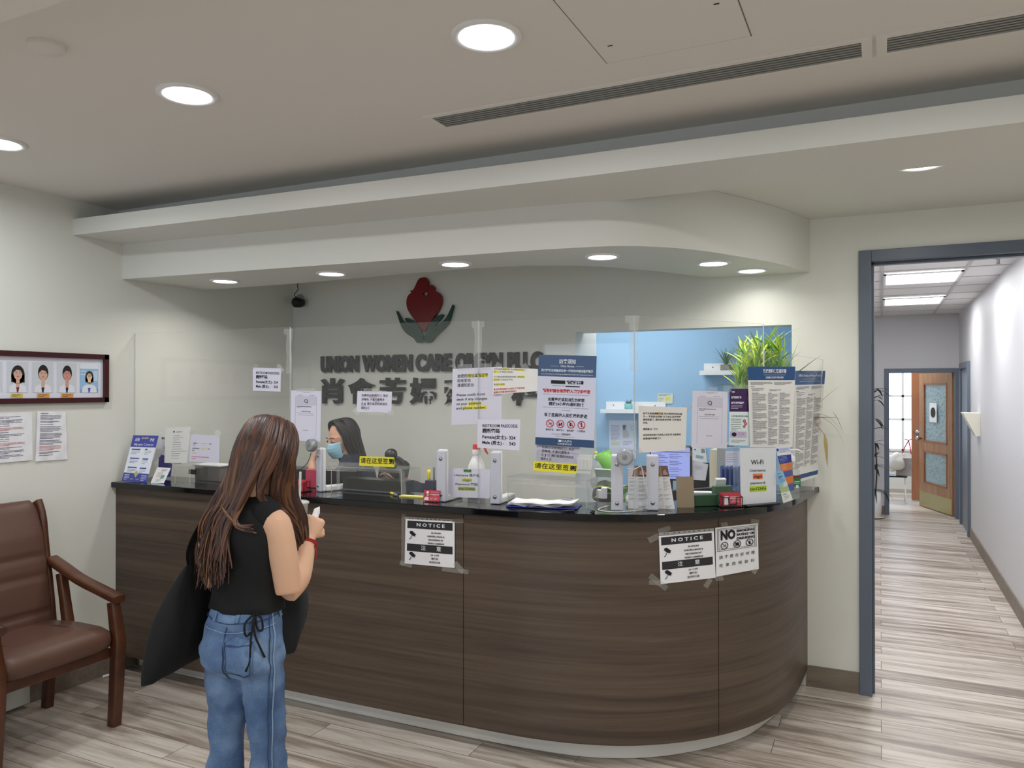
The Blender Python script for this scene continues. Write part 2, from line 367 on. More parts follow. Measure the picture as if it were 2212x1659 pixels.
# hall light panels
def panel(x0, x1, y0, y1, z, label, w, group):
    t = thing('ceiling_panel_light', label, 'ceiling light', ((x0+x1)/2, (y0+y1)/2, z), 0, group)
    a, b = (x1-x0)/2, (y1-y0)/2
    f = MB(); f.box(-a, a, -b, -b+.02, -.012, 0); f.box(-a, a, b-.02, b, -.012, 0); f.box(-a, -a+.02, -b, b, -.012, 0); f.box(a-.02, a, -b, b, -.012, 0)
    f.build('frame', M_trimw, t); MB().box(-a+.02, a-.02, -b+.02, b-.02, -.006, -.002).build('diffuser', M_glow, t)
    ld = bpy.data.lights.new('lamp_light', 'AREA'); ld.shape = 'RECTANGLE'; ld.size = x1-x0-.05; ld.size_y = y1-y0-.05; ld.energy = w; ld.color = (1, .985, 1)
    lo = bpy.data.objects.new('lamp_light', ld); COL.objects.link(lo); lo.parent = t; lo.location = (0, 0, -.015)
for v0, v1, lab in ((586, 608, 'nearer rectangular light panel in the hallway ceiling'), (640, 654, 'farther rectangular light panel in the hallway ceiling')):
    p0 = at(1990, v0, z=2.59); p1 = at(1990, v1, z=2.59)
    panel(tx[0]+.01, tx[1]-.01, p0.y, p1.y, 2.583, lab, HALL_W, 'light panels in the hallway ceiling')
panel(tx[0]+.01, tx[1]-.01, 5.0, 6.1, 2.583, 'light panel in the hallway ceiling hidden above the doorway', HALL_W, 'light panels in the hallway ceiling')
panel(-2.3, -1.2, 4.95, 5.45, 2.5, 'light panel in the office ceiling behind the opening, out of view', 2.7, 'light panels in the office ceiling')
panel(-.6, .6, 12.2, 12.8, 2.6, 'light panel in the ceiling of the far window room', 22, 'light panels in the far room')
# ceiling fittings
t = MB().lathe([(.052, 0), (.052, -.012), (.046, -.02), (.001, -.022)], n=32, m=M_ceil).build('smoke_detector', None, loc=(-2.276, 1.492, ZC)); tag(t, 'flat white round smoke detector disc on the main ceiling', 'smoke detector')
M_diff = mat('diffuser_aluminium', (150, 150, 146), .4, metal=.3); M_slot = mat('diffuser_slot', (36, 35, 33), .8)
def linear(x0, x1, lab):
    t = thing('air_diffuser', lab, 'air vent', (x0, 2.53, ZC), 0, 'linear slot diffusers in the main ceiling')
    w = x1-x0; f = MB(); f.box(-.03, w+.03, -.02, .0, -.006, 0); f.box(-.03, w+.03, .112, .13, -.006, 0); f.box(-.03, 0, 0, .112, -.006, 0); f.box(w, w+.03, 0, .112, -.006, 0)
    f.build('frame', M_ceil, t); MB().box(0, w, 0, .112, -.0008, -.0002).build('slot_backing', M_slot, t)
    f = MB()
    for k in range(6): f.box(0, w, .006+k*.0185, .0155+k*.0185, -.006, -.001)
    f.build('slat', M_diff, t)
linear(-1.55, -.05, 'left long linear air slot diffuser in the main ceiling')
linear(.02, 1.6, 'right linear air slot diffuser running out of the picture')
t = thing('access_panel', 'square flush access hatch in ceiling beside the big downlight', 'access panel', (-.565, 2.13, ZC))
f = MB()
for b in ((-.222, .222, -.225, -.222), (-.222, .222, .222, .225), (-.225, -.222, -.225, .225), (.222, .225, -.225, .225)): f.box(b[0], b[1], b[2], b[3], -.0006, -.0001)
f.build('seam', mat('hatch_seam', (120, 116, 110), .9), t)
MB().box(-.221, .221, -.221, .221, -.002, -.0002).build('panel', M_ceil, t)
for b in ((-.18, -.165, .1, .104), (.16, .175, -.02, -.016)): MB().box(*b, -.0035, -.002).build('latch', M_slot, t)
# ================================================================= reception desk
ZT = 1.105
M_lam = wood_mat('dark_wood_laminate', (66, 54, 45), (97, 82, 69), .55, .55, 22, .42, 1.5)
M_gran = mat('black_granite', (13, 14, 17), .07, spec=.6, var=.4, vscale=400)
M_kick = mat('toe_kick_white', (238, 236, 230), .45)
DP = spline([(-4.028, 3.065), (-3.4, 3.07), (-2.75, 3.08), (-1.73, 3.105), (-1.32, 3.135), (-1.0, 3.235), (-.74, 3.418), (-.545, 3.66), (-.435, 3.92), (-.385, 4.22), (-.368, 4.568)], 10)
DP = [Vector((p.x, p.y)) for p in DP]
def offset(path, d):
    out = []
    for i, p in enumerate(path):
        t = (path[min(i+1, len(path)-1)]-path[max(i-1, 0)]).normalized(); out.append(p+Vector((t.y, -t.x))*d)
    return out
def path_s(path):
    s = [0]
    for a, b in zip(path, path[1:]): s.append(s[-1]+(b-a).length)
    return s
def cl(p): return Vector((max(p.x, XL+.002), min(p.y, YB-.002)))
def ribbon(mb, inner, outer, z0, z1, m=None):
    inner = [cl(p) for p in inner]; outer = [cl(p) for p in outer]
    n = len(inner); vs = [(p.x, p.y, z) for z in (z0, z1) for q in (inner, outer) for p in q]
    fs = []
    for i in range(n-1):
        a, b, c, d = i, n+i, 2*n+i, 3*n+i
        fs += [(a, a+1, b+1, b), (c, d, d+1, c+1), (b, b+1, d+1, d), (a, c, c+1, a+1)]
    fs += [(0, n, 3*n, 2*n), (n-1, 3*n-1, 4*n-1, 2*n-1)]
    return mb.add(vs, fs, m)
desk = thing('reception_desk', 'long dark wood reception desk with black stone top and rounded right end', 'reception desk', (0, 0, 0))
def seam_index(u, v):
    best = min(range(len(DP)), key=lambda i: abs((DP[i].x)*ray(u, v).y-DP[i].y*ray(u, v).x)); return best
i1, i2 = seam_index(1000, 1300), seam_index(1557, 1300)
din = offset(DP, -.035)
for a, b in ((0, i1), (i1, i2), (i2, len(DP)-1)):
    A = DP[a:b+1]; I = din[a:b+1]
    if b != len(DP)-1: A = A[:-1]+[A[-1]-(A[-1]-A[-2]).normalized()*.0035]; I = I[:-1]+[I[-1]-(I[-1]-I[-2]).normalized()*.0035]
    ribbon(MB(), I, A, .098, ZT-.032).build('front_panel', M_lam, desk)
ribbon(MB(), offset(DP, -.06), offset(DP, -.036), .10, ZT-.034).build('panel_backing', M_black, desk)
ki = [Vector((p.x, p.y)) for p in spline([(-3.985, 3.19), (-2.82, 3.185), (-1.96, 3.195), (-1.43, 3.22), (-1.12, 3.28), (-.85, 3.44), (-.60, 3.736), (-.49, 4.06), (-.46, 4.25)], 10)]
ribbon(MB(), offset(ki, -.03), ki, 0.002, .10).build('toe_kick', M_kick, desk)
lip = offset(DP, .033); [setattr(lip[-1-k], 'x', lip[-1-k].x+.03*(1-k/12)**2) for k in range(12)]; lip[0].x = -4.028; back = offset(DP, -.33); back[0].x = -4.028
back = [Vector((min(p.x, -.62), min(p.y, YB-.002))) for p in back]
lip = [Vector((p.x, min(p.y, YB-.002))) for p in lip]
ribbon(MB(), back, lip, ZT-.032, ZT).build('countertop', M_gran, desk, bevel=.004)
# low work surface behind the ledge
wk0 = offset(DP, -.31); wk1 = offset(DP, -.80)
wk0 = [Vector((min(p.x, -.63), min(p.y, 4.4))) for p in wk0]; wk1 = [Vector((min(p.x, -1.15), min(p.y, 4.4))) for p in wk1]
wk0[0].x = wk1[0].x = -4.028
ribbon(MB(), wk1, wk0, .73, .76).build('work_surface', mat('dark_worktop', (52, 50, 50), .4), desk)
ribbon(MB(), offset(DP, -.33), offset(DP, -.305), .02, ZT-.033).build('inner_panel', mat('inner_panel_grey', (120, 116, 112), .5), desk)
def on_desk(u, v, off=.0015):
    """pixel -> point on the curved desk front"""
    d = ray(u, v); P = offset(DP, off); best = None
    for a, b in zip(P, P[1:]):
        ex, ey = b.x-a.x, b.y-a.y; det = d.x*(-ey)+ex*d.y
        if abs(det) < 1e-9: continue
        t = (a.x*(-ey)+ex*a.y)/det; s = (d.x*a.y-d.y*a.x)/det
        if -.001 <= s <= 1.001 and t > 0 and (best is None or t < best): best = t
    best = best or 3.0
    return Vector((best*d.x, best*d.y, CAMH+best*d.z))

# ================================================================= clear screens on the ledge
M_plex = clear_mat('clear_acrylic', .02)  # its diffuse haze imitates the bright room mirrored in the sheet
M_edge = mat('acrylic_edge', (205, 212, 212), .25, alpha=.75)
M_tape = mat('clear_tape', (215, 216, 214), .35, alpha=.26)
YP = 3.215
J0 = (-4.028, 3.19); J1 = tuple(at(627, 850, y=3.205)[:2]); J2 = tuple(at(1034, 850, y=3.225)[:2]); J3 = tuple(at(1370, 850, y=3.275)[:2]); J4 = (-.52, 3.97)
ZS = 1.966
M_taped = mat('clear_tape_on_wood', (200, 198, 192), .3, alpha=.22)
def screen(A, B, z0a, z1a, label, z1b=None, joint=True, topshift=(0, 0)):
    z1b = z1b or z1a; t = thing('acrylic_screen', label, 'clear screen', (A[0], A[1], z0a), 0, 'clear acrylic screens on the desk')
    dx, dy = B[0]-A[0], B[1]-A[1]; L = math.hypot(dx, dy); nx, ny = -dy/L*.003, dx/L*.003
    g = .002/L; a = (dx*g, dy*g); b = (dx*(1-g), dy*(1-g)); h0, h1 = z1a-z0a, z1b-z0a; tx_, ty_ = topshift
    vs = [(a[0]-nx, a[1]-ny, 0), (b[0]-nx, b[1]-ny, 0), (b[0]-nx+tx_, b[1]-ny+ty_, h1), (a[0]-nx, a[1]-ny, h0)]
    vs += [(x+2*nx, y+2*ny, z) for x, y, z in vs]
    MB().add(vs, [(0, 1, 2, 3), (4, 7, 6, 5)]).build('sheet', M_plex, t)
    MB().add(vs, [(0, 4, 5, 1), (1, 5, 6, 2), (2, 6, 7, 3), (3, 7, 4, 0)]).build('edge', M_edge, t)
    return t
screen(J0, J1, ZT, ZS+.01, 'clear acrylic screen standing against the left wall')
s2_ = screen(J1, J2, ZT, ZS+.005, 'clear acrylic screen in front of the masked receptionist')
s3_ = screen(J2, J3, ZT, ZS, 'clear acrylic screen carrying the blue visitor notice')
s4_ = screen(J3, J4, ZT, ZS, 'clear acrylic screen in front of the blue office wall')
PA5, PB5 = J4, (-.325, 4.42)
def tape(mb, pts, w):
    """flat strip through 3D points, w wide, facing the viewer"""
    P = [Vector(p) for p in pts]; vs = []
    for i, p in enumerate(P):
        t = (P[min(i+1, len(P)-1)]-P[max(i-1, 0)]).normalized(); v = (Vector((0, 0, CAMH))-p).normalized(); s = t.cross(v).normalized()*w/2; vs += [p+s, p-s]
    mb.add(vs, [(2*i, 2*i+1, 2*i+3, 2*i+2) for i in range(len(P)-1)]); return mb
for (J, par, nm) in ((J1, s2_, 'joint_tape'), (J2, s3_, 'joint_tape'), (J3, s4_, 'joint_tape')):
    m = MB(); random.seed(int(J[0]*100)); y = J[1]-.006
    zs = [ZS-.0-.03*k for k in range(0, 9)]
    for k in range(len(zs)-1):
        x0 = J[0]+random.uniform(-.004, .004); ww = .022 if k else .036
        m.add([(x0-ww, y-random.uniform(0, .004), zs[k]), (x0+ww*.8, y, zs[k]), (x0+ww*.8+random.uniform(-.004, .004), y-random.uniform(0, .004), zs[k+1]), (x0-ww, y, zs[k+1])], [(0, 1, 2, 3)])
    o = m.build(nm, M_tape, None); o.parent = par; o.matrix_parent_inverse = Matrix.Translation(-Vector(par.location))
# L shaped screen supports
def support(u, v, yaw, side, h, label):
    p = at(u, v, z=ZT+.001); t = thing('screen_bracket', label, 'bracket', p, yaw, 'white L-shaped supports of the screens')
    MB().box(-.026, .026, 0, .016, 0, h).build('upright', mat('bracket_grey_face', (200, 202, 214), .3), t, bevel=.006)
    MB().box(-.0265, .0265, .0165, .034, 0, h+.004).build('back_plate', M_white, t, bevel=.007)
    MB().box(-.0265 if side < 0 else -.02, .0265, .0345, .19, 0, .03).build('foot', M_white, t, bevel=.007)
    for z in (h*.84, h*.14):
        m = MB(); m.lathe([(.009, 0), (.0088, -.003), (.004, -.0055), (.0005, -.006)], c=(0, -.0002, z), m=M_metal, n=16, axis='y'); m.build('screw', None, t)
    return t
support(687, 1062, radians(-25), 1, .225, 'white screen bracket right of the customer with the intercom disc fixed on top')
support(952, 1084, radians(3), 1, .245, 'white screen bracket beside the dark pen cup')
support(1069, 1089, radians(3), 1, .243, 'white screen bracket right of the small Wi-Fi sheet')
support(1333, 1104, radians(18), 1, .245, 'white screen bracket under the grey intercom disc by the plant')
support(1410, 1103, radians(18), 1, .243, 'white screen bracket between the two information leaflets')
# intercom discs
M_sil = mat('silver_plastic', (165, 167, 170), .35, metal=.5); M_silf = mat('speaker_mesh_grey', (128, 130, 134), .6)
def intercom(u, v, y, r, rz, label):
    p = at(u, v, y=y); t = thing('intercom_speaker', label, 'intercom', p, rz, 'round silver intercom discs')
    MB().lathe([(r*.8, .028), (r, .02), (r, -.004), (r*.9, -.010), (r*.66, -.009)], m=M_sil, n=32, axis='y').build('housing', None, t)
    MB().lathe([(r*.64, -.007), (r*.6, -.0085), (.001, -.0095)], m=M_silf, n=32, axis='y').build('speaker_grille', None, t)
    return p
intercom(670, 962, 3.175, .0335, radians(-20), 'silver round intercom disc on bracket beside the customer head')
intercom(1350, 988, 3.235, .036, radians(12), 'grey round intercom disc on bracket by green plant')
M_cable = mat('white_cable', (214, 214, 208), .5); M_cabd = mat('dark_cable', (40, 40, 42), .5)
P = lambda u, v, y: at(u, v, y=y)
o = MB().tube(spline([P(672, 978, 3.17), P(664, 1000, 3.165), P(648, 1015, 3.16), P(632, 1028, 3.16), P(610, 1040, 3.16)], 5), .0018, M_cabd, 6).build('cable'); tag(o, 'thin dark cable hanging from the left intercom disc', 'cable')
o = MB().tube(spline([P(1355, 1012, 3.26), P(1368, 1014, 3.26), P(1378, 1010, 3.27), P(1386, 1010, 3.28), at(1393, 1050, y=3.30), at(1399, 1098, z=ZT+.003), at(1380, 1102, z=ZT+.003), at(1330, 1106, z=ZT+.003), at(1292, 1101, z=ZT+.003), at(1316, 1092, z=ZT+.003)], 6), .0022, M_cable, 6).build('cable'); tag(o, 'thin white cable looping on black counter below the right intercom disc', 'cable')
# ================================================================= printed sheets
INK = {}
def ink(r, g, b):
    k = 'ink_%d_%d_%d' % (r, g, b); return mat(k, (r, g, b), .7)
K = M_ink
class Page:
    """A printed sheet drawn in page units: x right, y down, origin top left; fn maps (s,t,lift) to the world."""
    def __init__(s, w, h): s.w, s.h = w, h; s.F = []; s.lift = 0
    def poly(s, pts, m, lift=1):
        s.F.append(([(x, y, lift) for x, y in pts], [tuple(range(len(pts)))], m))
    def rect(s, x, y, w, h, m, lift=1): s.poly([(x, y), (x+w, y), (x+w, y+h), (x, y+h)], m, lift)
    def text(s, t, x, y, size, m=None, ax='LEFT', bold=0, lift=3, width=None, vs=1.0):
        vs_, fs = text_geo(t, size, bold, ax)
        if not vs_: return
        k = 1.0
        if width:
            x0 = min(p[0] for p in vs_); x1 = max(p[0] for p in vs_); k = width/(x1-x0)
        s.F.append(([(x+p[0]*k, y-p[1]*vs, lift) for p in vs_], fs, m or K))
    def lines(s, x, y, w, n, dy, m, th=None, seed=1, last=.6, ragged=.12):
        rnd = random.Random(seed); th = th or dy*.42
        for i in range(n):
            ww = w*(1-ragged*rnd.random()) if i < n-1 else w*last
            xx = x
            while xx < x+ww-1e-6:
                seg = min(rnd.uniform(.12, .5)*w, x+ww-xx); s.rect(xx, y+i*dy, max(seg-th*.6, th), th, m, 2); xx += seg
    def ring(s, x, y, r0, r1, m, n=28, lift=4):
        vs = [(x+r*cos(2*pi*k/n), y+r*sin(2*pi*k/n), lift) for r in (r0, r1) for k in range(n)]
        s.F.append((vs, [(k, (k+1) % n, n+(k+1) % n, n+k) for k in range(n)], m))
    def disc(s, x, y, r, m, n=24, lift=3, ry=None): s.poly([(x+r*cos(2*pi*k/n), y+(ry or r)*sin(2*pi*k/n)) for k in range(n)], m, lift)
    def bar(s, x0, y0, x1, y1, w, m, lift=4):
        d = Vector((x1-x0, y1-y0)).normalized(); n = Vector((-d.y, d.x))*w/2
        s.poly([(x0+n.x, y0+n.y), (x1+n.x, y1+n.y), (x1-n.x, y1-n.y), (x0-n.x, y0-n.y)], m, lift)
def sheet(name, label, cat, page, corners, surf, base=None, group=None, off=.004, tapes=(), thick=.0006, nx=8, ny=8, round_=0, lift=.0004, parent=None, tm_=None):
    """corners: tl,tr,br,bl pixels; surf(u,v,off) -> world point. One mesh: paper grid plus print just in front of it."""
    tl, tr, br, bl = [Vector(c) for c in corners]
    def fn(x, y, l):
        s_, t_ = x/page.w, y/page.h
        p = (tl*(1-s_)+tr*s_)*(1-t_)+(bl*(1-s_)+br*s_)*t_
        return surf(p.x, p.y, off+l*lift)
    c = fn(page.w/2, page.h/2, 0); mb = MB(); mb.X = Matrix.Translation(-c); base = base or M_paper
    for l, flip in ((0, 0), (-thick/lift, 1)):
        vs = [fn(page.w*i/nx, page.h*j/ny, l) for j in range(ny+1) for i in range(nx+1)]
        mb.add(vs, [(j*(nx+1)+i, (j+1)*(nx+1)+i, (j+1)*(nx+1)+i+1, j*(nx+1)+i+1) for j in range(ny) for i in range(nx)], base, True)
    F2 = []
    for vs, fs, m in page.F:
        if len(vs) == 4 and len(fs) == 1 and vs[0][1] == vs[1][1] and vs[2][1] == vs[3][1] and abs(vs[1][0]-vs[0][0]) > page.w/nx:
            n_ = int(abs(vs[1][0]-vs[0][0])/(page.w/nx))+1; l_ = vs[0][2]
            top = [(lerp(vs[0][0], vs[1][0], k/n_), vs[0][1], l_) for k in range(n_+1)]; bt = [(lerp(vs[3][0], vs[2][0], k/n_), vs[2][1], l_) for k in range(n_+1)]
            F2.append((top+bt, [(k, k+1, n_+2+k, n_+1+k) for k in range(n_)], m))
        else: F2.append((vs, fs, m))
    for vs, fs, m in F2: mb.add([fn(*p) for p in vs], fs, m)
    o = mb.build(name, None, recalc=False); o.location = c
    if parent is None: tag(o, label, cat, group)
    else:
        o.parent = parent; o.location = c-Vector(parent.location)
    if tapes:
        for (u0, v0, u1, v1, w) in tapes:
            tm = MB(); tm.X = Matrix.Translation(-c); n = 4; pts = [surf(lerp(u0, u1, k/n), lerp(v0, v1, k/n), off+.0012) for k in range(n+1)]; tape(tm, pts, w); tm.build('tape', tm_ or M_tape, o)
    return o
def flat(A, B): return lambda u, v, off: hit(u, v, A, B, off)
SP1, SP2, SP3, SP4 = flat(J0, J1), flat(J1, J2), flat(J2, J3), flat(J3, J4)
S5 = flat(PA5, PB5)
DESKF = lambda u, v, off: on_desk(u, v, off)
WALLB = flat((-4, YB), (0, YB))
def WALLL(u, v, off): return at(u, v, x=XL+off)
LAV = mat('lavender_paper', (222, 221, 236), .7); LAV2 = mat('warm_paper', (232, 231, 228), .7)
YEL = ink(236, 226, 60); YEL2 = ink(214, 220, 74); RED = ink(196, 50, 48); NAVY = ink(38, 66, 108); GREYI = ink(112, 112, 122); PINKI = ink(214, 120, 140); DB = ink(58, 60, 120)
S = 'sign'
# --- restroom passcodes
def passcode(small):
    p = Page(100, 72)
    a = .5
    p.text('RESTROOM PASSCODE:', 11, 16, 10.2, bold=.12, width=83)
    p.text('厕所密码', 11, 29, 11.5, bold=.3, width=41)
    p.text('Female(女士)- 324', 11, 44, 10.8, bold=.22, width=78)
    p.text('Male (男士) -', 11, 58, 10.8, bold=.22, width=52); p.text('543', 75, 58, 10.8, bold=.2, width=15)
    return p
sheet('paper_sign', 'small restroom passcode sheet taped high on the left clear screen', S, passcode(1), ((546, 794), (607, 796), (606, 846), (546, 844)), SP1, LAV, tapes=((547, 798, 554, 787, .02), (600, 788, 611, 803, .02)))
sheet('paper_sign', 'larger restroom passcode sheet beside the blue visitor notice', S, passcode(0), ((1032, 906), (1124, 906), (1122, 973), (1031, 967)), SP3, LAV)
# --- sheets with round logo (QR code left out)
def logosheet():
    p = Page(66, 112); L = ink(150, 148, 165)
    p.rect(10, 13, 46, .35, L); p.rect(10, 13, .35, 90, L); p.rect(56, 13, .35, 90, L); p.rect(10.4, 13.3, 45.6, 19, ink(206, 202, 220)); p.ring(33, 23, 2.6, 4.2, GREYI); p.bar(34, 25, 36.5, 28, 1.2, GREYI)
    p.text('UNION WOMEN CARE OBGYN, PLLC', 13, 35.5, 2.6, bold=.05, width=32); p.lines(13, 38, 16, 1, 2, GREYI, th=.6)
    p.text('(212) 707-1200', 33, 46.5, 3.4, ax='CENTER', bold=.05, width=19); p.rect(13, 50, 38, .4, GREYI); p.lines(16, 54, 34, 1, 2, GREYI, th=.5, last=1)
    p.lines(26, 3, 14, 1, 2, GREYI, th=.6, last=1); p.lines(14, 10, 11, 1, 2, GREYI, th=.6, last=1); p.lines(40, 10, 12, 1, 2, GREYI, th=.6, last=1)
    p.lines(27, 88, 12, 1, 2, DB, th=.8, last=1); return p
p = logosheet()
sheet('paper_sign', 'tall lavender payment sheet with round logo beside the customer head', S, p, ((629, 843), (694, 845), (692, 955), (627, 950)), SP2, LAV, tapes=((640, 842, 680, 843, .02),))
sheet('paper_sign', 'tall payment sheet with round logo in front of the blue wall', S, logosheet(), ((1496, 844), (1572, 846), (1570, 969), (1493, 966)), SP4, LAV, tapes=((1530, 843, 1550, 843, .03),))
# --- no appointment sheets
def noappt():
    p = Page(80, 47)
    for i, (t, w) in enumerate((('如果你没有预约☹, 就必', 61), ('须等待, 不要问要等多', 53), ('久▮ 我们会把你排进去', 60), ('谢谢▮☺', 19))):
        p.text(t, 10, 9.5+i*9.3, 6.4, ink(50, 48, 58), bold=.04, width=w)
    p.rect(27, 12.6, 18, .9, PINKI, 2); p.rect(38, 22, 15, .9, PINKI, 2); p.rect(10, 31.4, 6, .9, PINKI, 2); return p
sheet('paper_sign', 'small waiting notice with pink underlines above the receptionist', S, noappt(), ((772, 845), (847, 846), (845, 892), (770, 890)), SP2, LAV, tapes=((785, 843, 815, 844, .02), (765, 884, 776, 894, .025), (795, 893, 827, 894, .018), (838, 891, 850, 893, .025)))
p = Page(96, 50)
for i, (t, w) in enumerate((('如果你没有预约☹, 就必', 72), ('须等待, 不要问要等多', 63), ('久▮☹ 我们会把你排进去', 72), ('谢谢▮☺', 23))): p.text(t, 12, 8+i*9.9, 7.4, ink(58, 56, 66), bold=.04, width=w)
sheet('paper_sign', 'waiting notice sheet tucked below the blue visitor notice', S, p, ((1159, 958), (1253, 966), (1248, 1008), (1156, 1000)), SP3, LAV, off=.003)
# --- yellow sign here strips
def strip():
    p = Page(100, 27); p.text('请在这里签', 2.5, 13, 17, ink(40, 40, 30), bold=.15, width=79); p.text('到', 83, 13, 16, bold=.5, width=15); return p
sheet('paper_strip', 'yellow sign in here strip on the clear box before the masked receptionist', S, strip(), ((777, 985), (852, 988), (852, 1009), (776, 1006)), SP2, YEL, group='yellow sign in here strips', off=.012)
sheet('paper_strip', 'yellow sign in here strip under the blue visitor notice', S, strip(), ((1153, 996), (1247, 1003), (1245, 1024), (1151, 1016)), SP3, YEL, group='yellow sign in here strips', off=.008)
# --- address change
p = Page(108, 127)
p.rect(31, 13.5, 16, 8, YEL, 2); p.rect(52, 13.5, 25, 8, YEL, 2); p.text('如您的地址或电话号', 10.5, 17.5, 8.6, bold=.12, width=67); p.text('码有变动', 10.5, 28, 8.6, bold=.06, width=29); p.text('请通知前台.', 10.5, 38.5, 8.6, bold=.06, width=38)
p.text('Please notify front', 9.5, 60, 8, bold=.1, width=62); p.text('desk if any changes', 9.5, 70, 8, bold=.1, width=67); p.text('on your', 9.5, 80, 8, bold=.1, width=24); p.rect(36, 76, 28, 7.6, YEL, 2); p.text('address', 37, 80, 8, bold=.2, width=26)
p.text('and', 9.5, 90, 8, bold=.1, width=12); p.rect(23, 86, 53, 7.6, YEL, 2); p.text('phone number.', 24, 90, 8, bold=.2, width=50)
sheet('paper_sign', 'notice about address and phone changes with yellow highlighting', S, p, ((978, 797), (1084, 792), (1083, 914), (975, 918)), flat(J1, J3), LAV, off=.016, tapes=((988, 794, 1020, 793, .03), (1040, 792, 1060, 792, .03)))
# --- highlighted sheet, red lines
p = Page(98, 58); BK = ink(70, 70, 60)
p.text('由于各患者病情不同, 所以等待时间长短', 2, 4, 4.3, BK, width=66); p.rect(21, 1.6, 15, 4.5, YEL, 2); p.rect(48, 1.6, 20, 4.5, YEL, 2); p.rect(0, 7.6, 14, 4.5, YEL, 2); p.text('不一, 不受前台控制!', 2, 10, 4.3, BK, width=42)
p.text('为了给各位提供更高效的服务, 请勿在前', 2, 21, 4.3, BK, width=66); p.rect(54, 18.4, 16, 4.5, YEL, 2); p.rect(0, 24.5, 14, 4.5, YEL, 2); p.text('台吵闹, 打扰医生诊治。', 2, 27, 4.3, BK, width=42)
p.text('请您耐心等待!', 2, 37.5, 4.3, BK, width=24); p.rect(9, 35.2, 17, 4.5, YEL, 2)
p.text('本诊所有权拒绝为扰乱工作秩序态', 2, 48, 4.8, RED, bold=.05, width=68); p.text('度恶劣的患者提供服务!!', 2, 54.5, 4.8, RED, bold=.05, width=50)
sheet('paper_sign', 'cream waiting rules sheet with yellow and red lines beside the blue notice', S, p, ((1065, 793), (1162, 797), (1161, 845), (1064, 852)), SP3, LAV2, off=.008, tapes=((1072, 796, 1080, 785, .03), (1130, 787, 1138, 800, .03)))
p = Page(96, 52)
# --- white sheet before blue wall
p = Page(108, 98); BK = ink(74, 66, 52)
for i, t in enumerate(('由于各患者病情不同, 所以等待时间长短', '不一, 不受前台控制! 为了给各位提供更', '高效的服务, 请勿在前台吵闹, 打扰医生', '诊治。')): p.text(t, 10, 15.5+i*6.6, 4.6, BK, bold=.09, width=(87, 85, 86, 11)[i])
p.rect(36, 12.6, 19, 5.2, ink(206, 190, 140), 2)
p.text('请您耐心等待!!', 10, 49, 4.6, BK, bold=.14, width=33); p.text('本诊所有权拒绝为扰乱工作秩序 态度恶劣', 10, 61.5, 4.6, BK, bold=.09, width=86); p.text('的患者提供服务!!', 10, 69, 4.6, BK, bold=.09, width=40)
sheet('paper_sign', 'plain white waiting rules sheet taped before the blue office wall', S, p, ((1379, 877), (1484, 880), (1481, 973), (1380, 978)), SP4, LAV2, tapes=((1376, 884, 1384, 872, .03), (1476, 874, 1490, 886, .035), (1480, 967, 1492, 985, .03), (1375, 970, 1386, 984, .03)))
# --- the blue visitor notice
def nosym(p, x, y, r, kind, colr, k=K):
    w = r*.16
    if kind == 0: p.bar(x-r*.5, y+r*.3, x+r*.5, y-r*.05, r*.14, k, 3); p.bar(x+r*.1, y-r*.1, x+r*.4, y-r*.45, r*.08, k, 3)
    elif kind == 1: p.poly([(x-r*.55, y-r*.1), (x+r*.1, y-r*.1), (x+.0, y+r*.5), (x-r*.45, y+r*.5)], k, 3); p.rect(x+r*.15, y-r*.35, r*.35, r*.75, k, 3)
    elif kind == 2: p.poly([(x-r*.3, y-r*.6), (x+r*.1, y-r*.3), (x, y+r*.6), (x-r*.4, y+r*.3)], k, 3); p.bar(x+r*.2, y-r*.4, x+r*.45, y+r*.3, r*.1, k, 3)
    elif kind == 3: p.disc(x, y-r*.5, r*.16, k); p.bar(x, y-r*.3, x, y+r*.55, r*.22, k, 3); p.bar(x-r*.3, y-r*.05, x+r*.3, y-r*.1, r*.12, k, 3)
    elif kind == 4: p.disc(x, y-r*.15, r*.62, k, ry=r*.28); p.disc(x, y+r*.3, r*.62, k, ry=r*.22)
    elif kind == 5: p.poly([(x-r*.3, y-r*.3), (x+r*.3, y-r*.3), (x+r*.2, y+r*.6), (x-r*.2, y+r*.6)], k, 3); p.bar(x, y-r*.3, x+r*.25, y-r*.7, r*.1, k, 3)
    p.ring(x, y, r*.86, r*1.06, colr); a = .707*r*.92; p.bar(x-a, y-a, x+a, y+a, w, colr, 5)
M_bl = mat('notice_blue_print', (64, 86, 122), .35); M_bl2 = mat('notice_navy_print', (44, 70, 108), .35); WH = mat('white_ink', (226, 230, 238), .6)
p = Page(127, 194)
p.rect(0, 0, 127, 46, M_bl); p.rect(0, 178, 127, 16, M_bl2)
p.text('訪客須知', 63.5, 14, 10.5, WH, 'CENTER', bold=.12, width=36); p.text('Clinic Notice', 63.5, 23.5, 6, WH, 'CENTER', bold=.06, width=30); p.rect(27, 23.3, 17, .5, WH, 3); p.rect(82, 23.3, 17, .5, WH, 3)
p.text('我們屬於亞美醫師協會一個紐約州最佳醫療集團', 63.5, 33.5, 6, WH, 'CENTER', bold=.1, width=113); p.text('Best Quality Based on NYS Dept of Health Accountable Care Organization Reports', 63.5, 41, 2.6, WH, 'CENTER', bold=.05, width=113)
p.rect(29, 54, 31, 7.5, K, 3); p.text('請佩戴口罩', 63, 58, 8, bold=.3, width=37); p.text('Please wear a mask', 32, 65.5, 2.6, ink(80, 80, 90), width=27); p.rect(61, 65, 31, 2.4, K, 3)
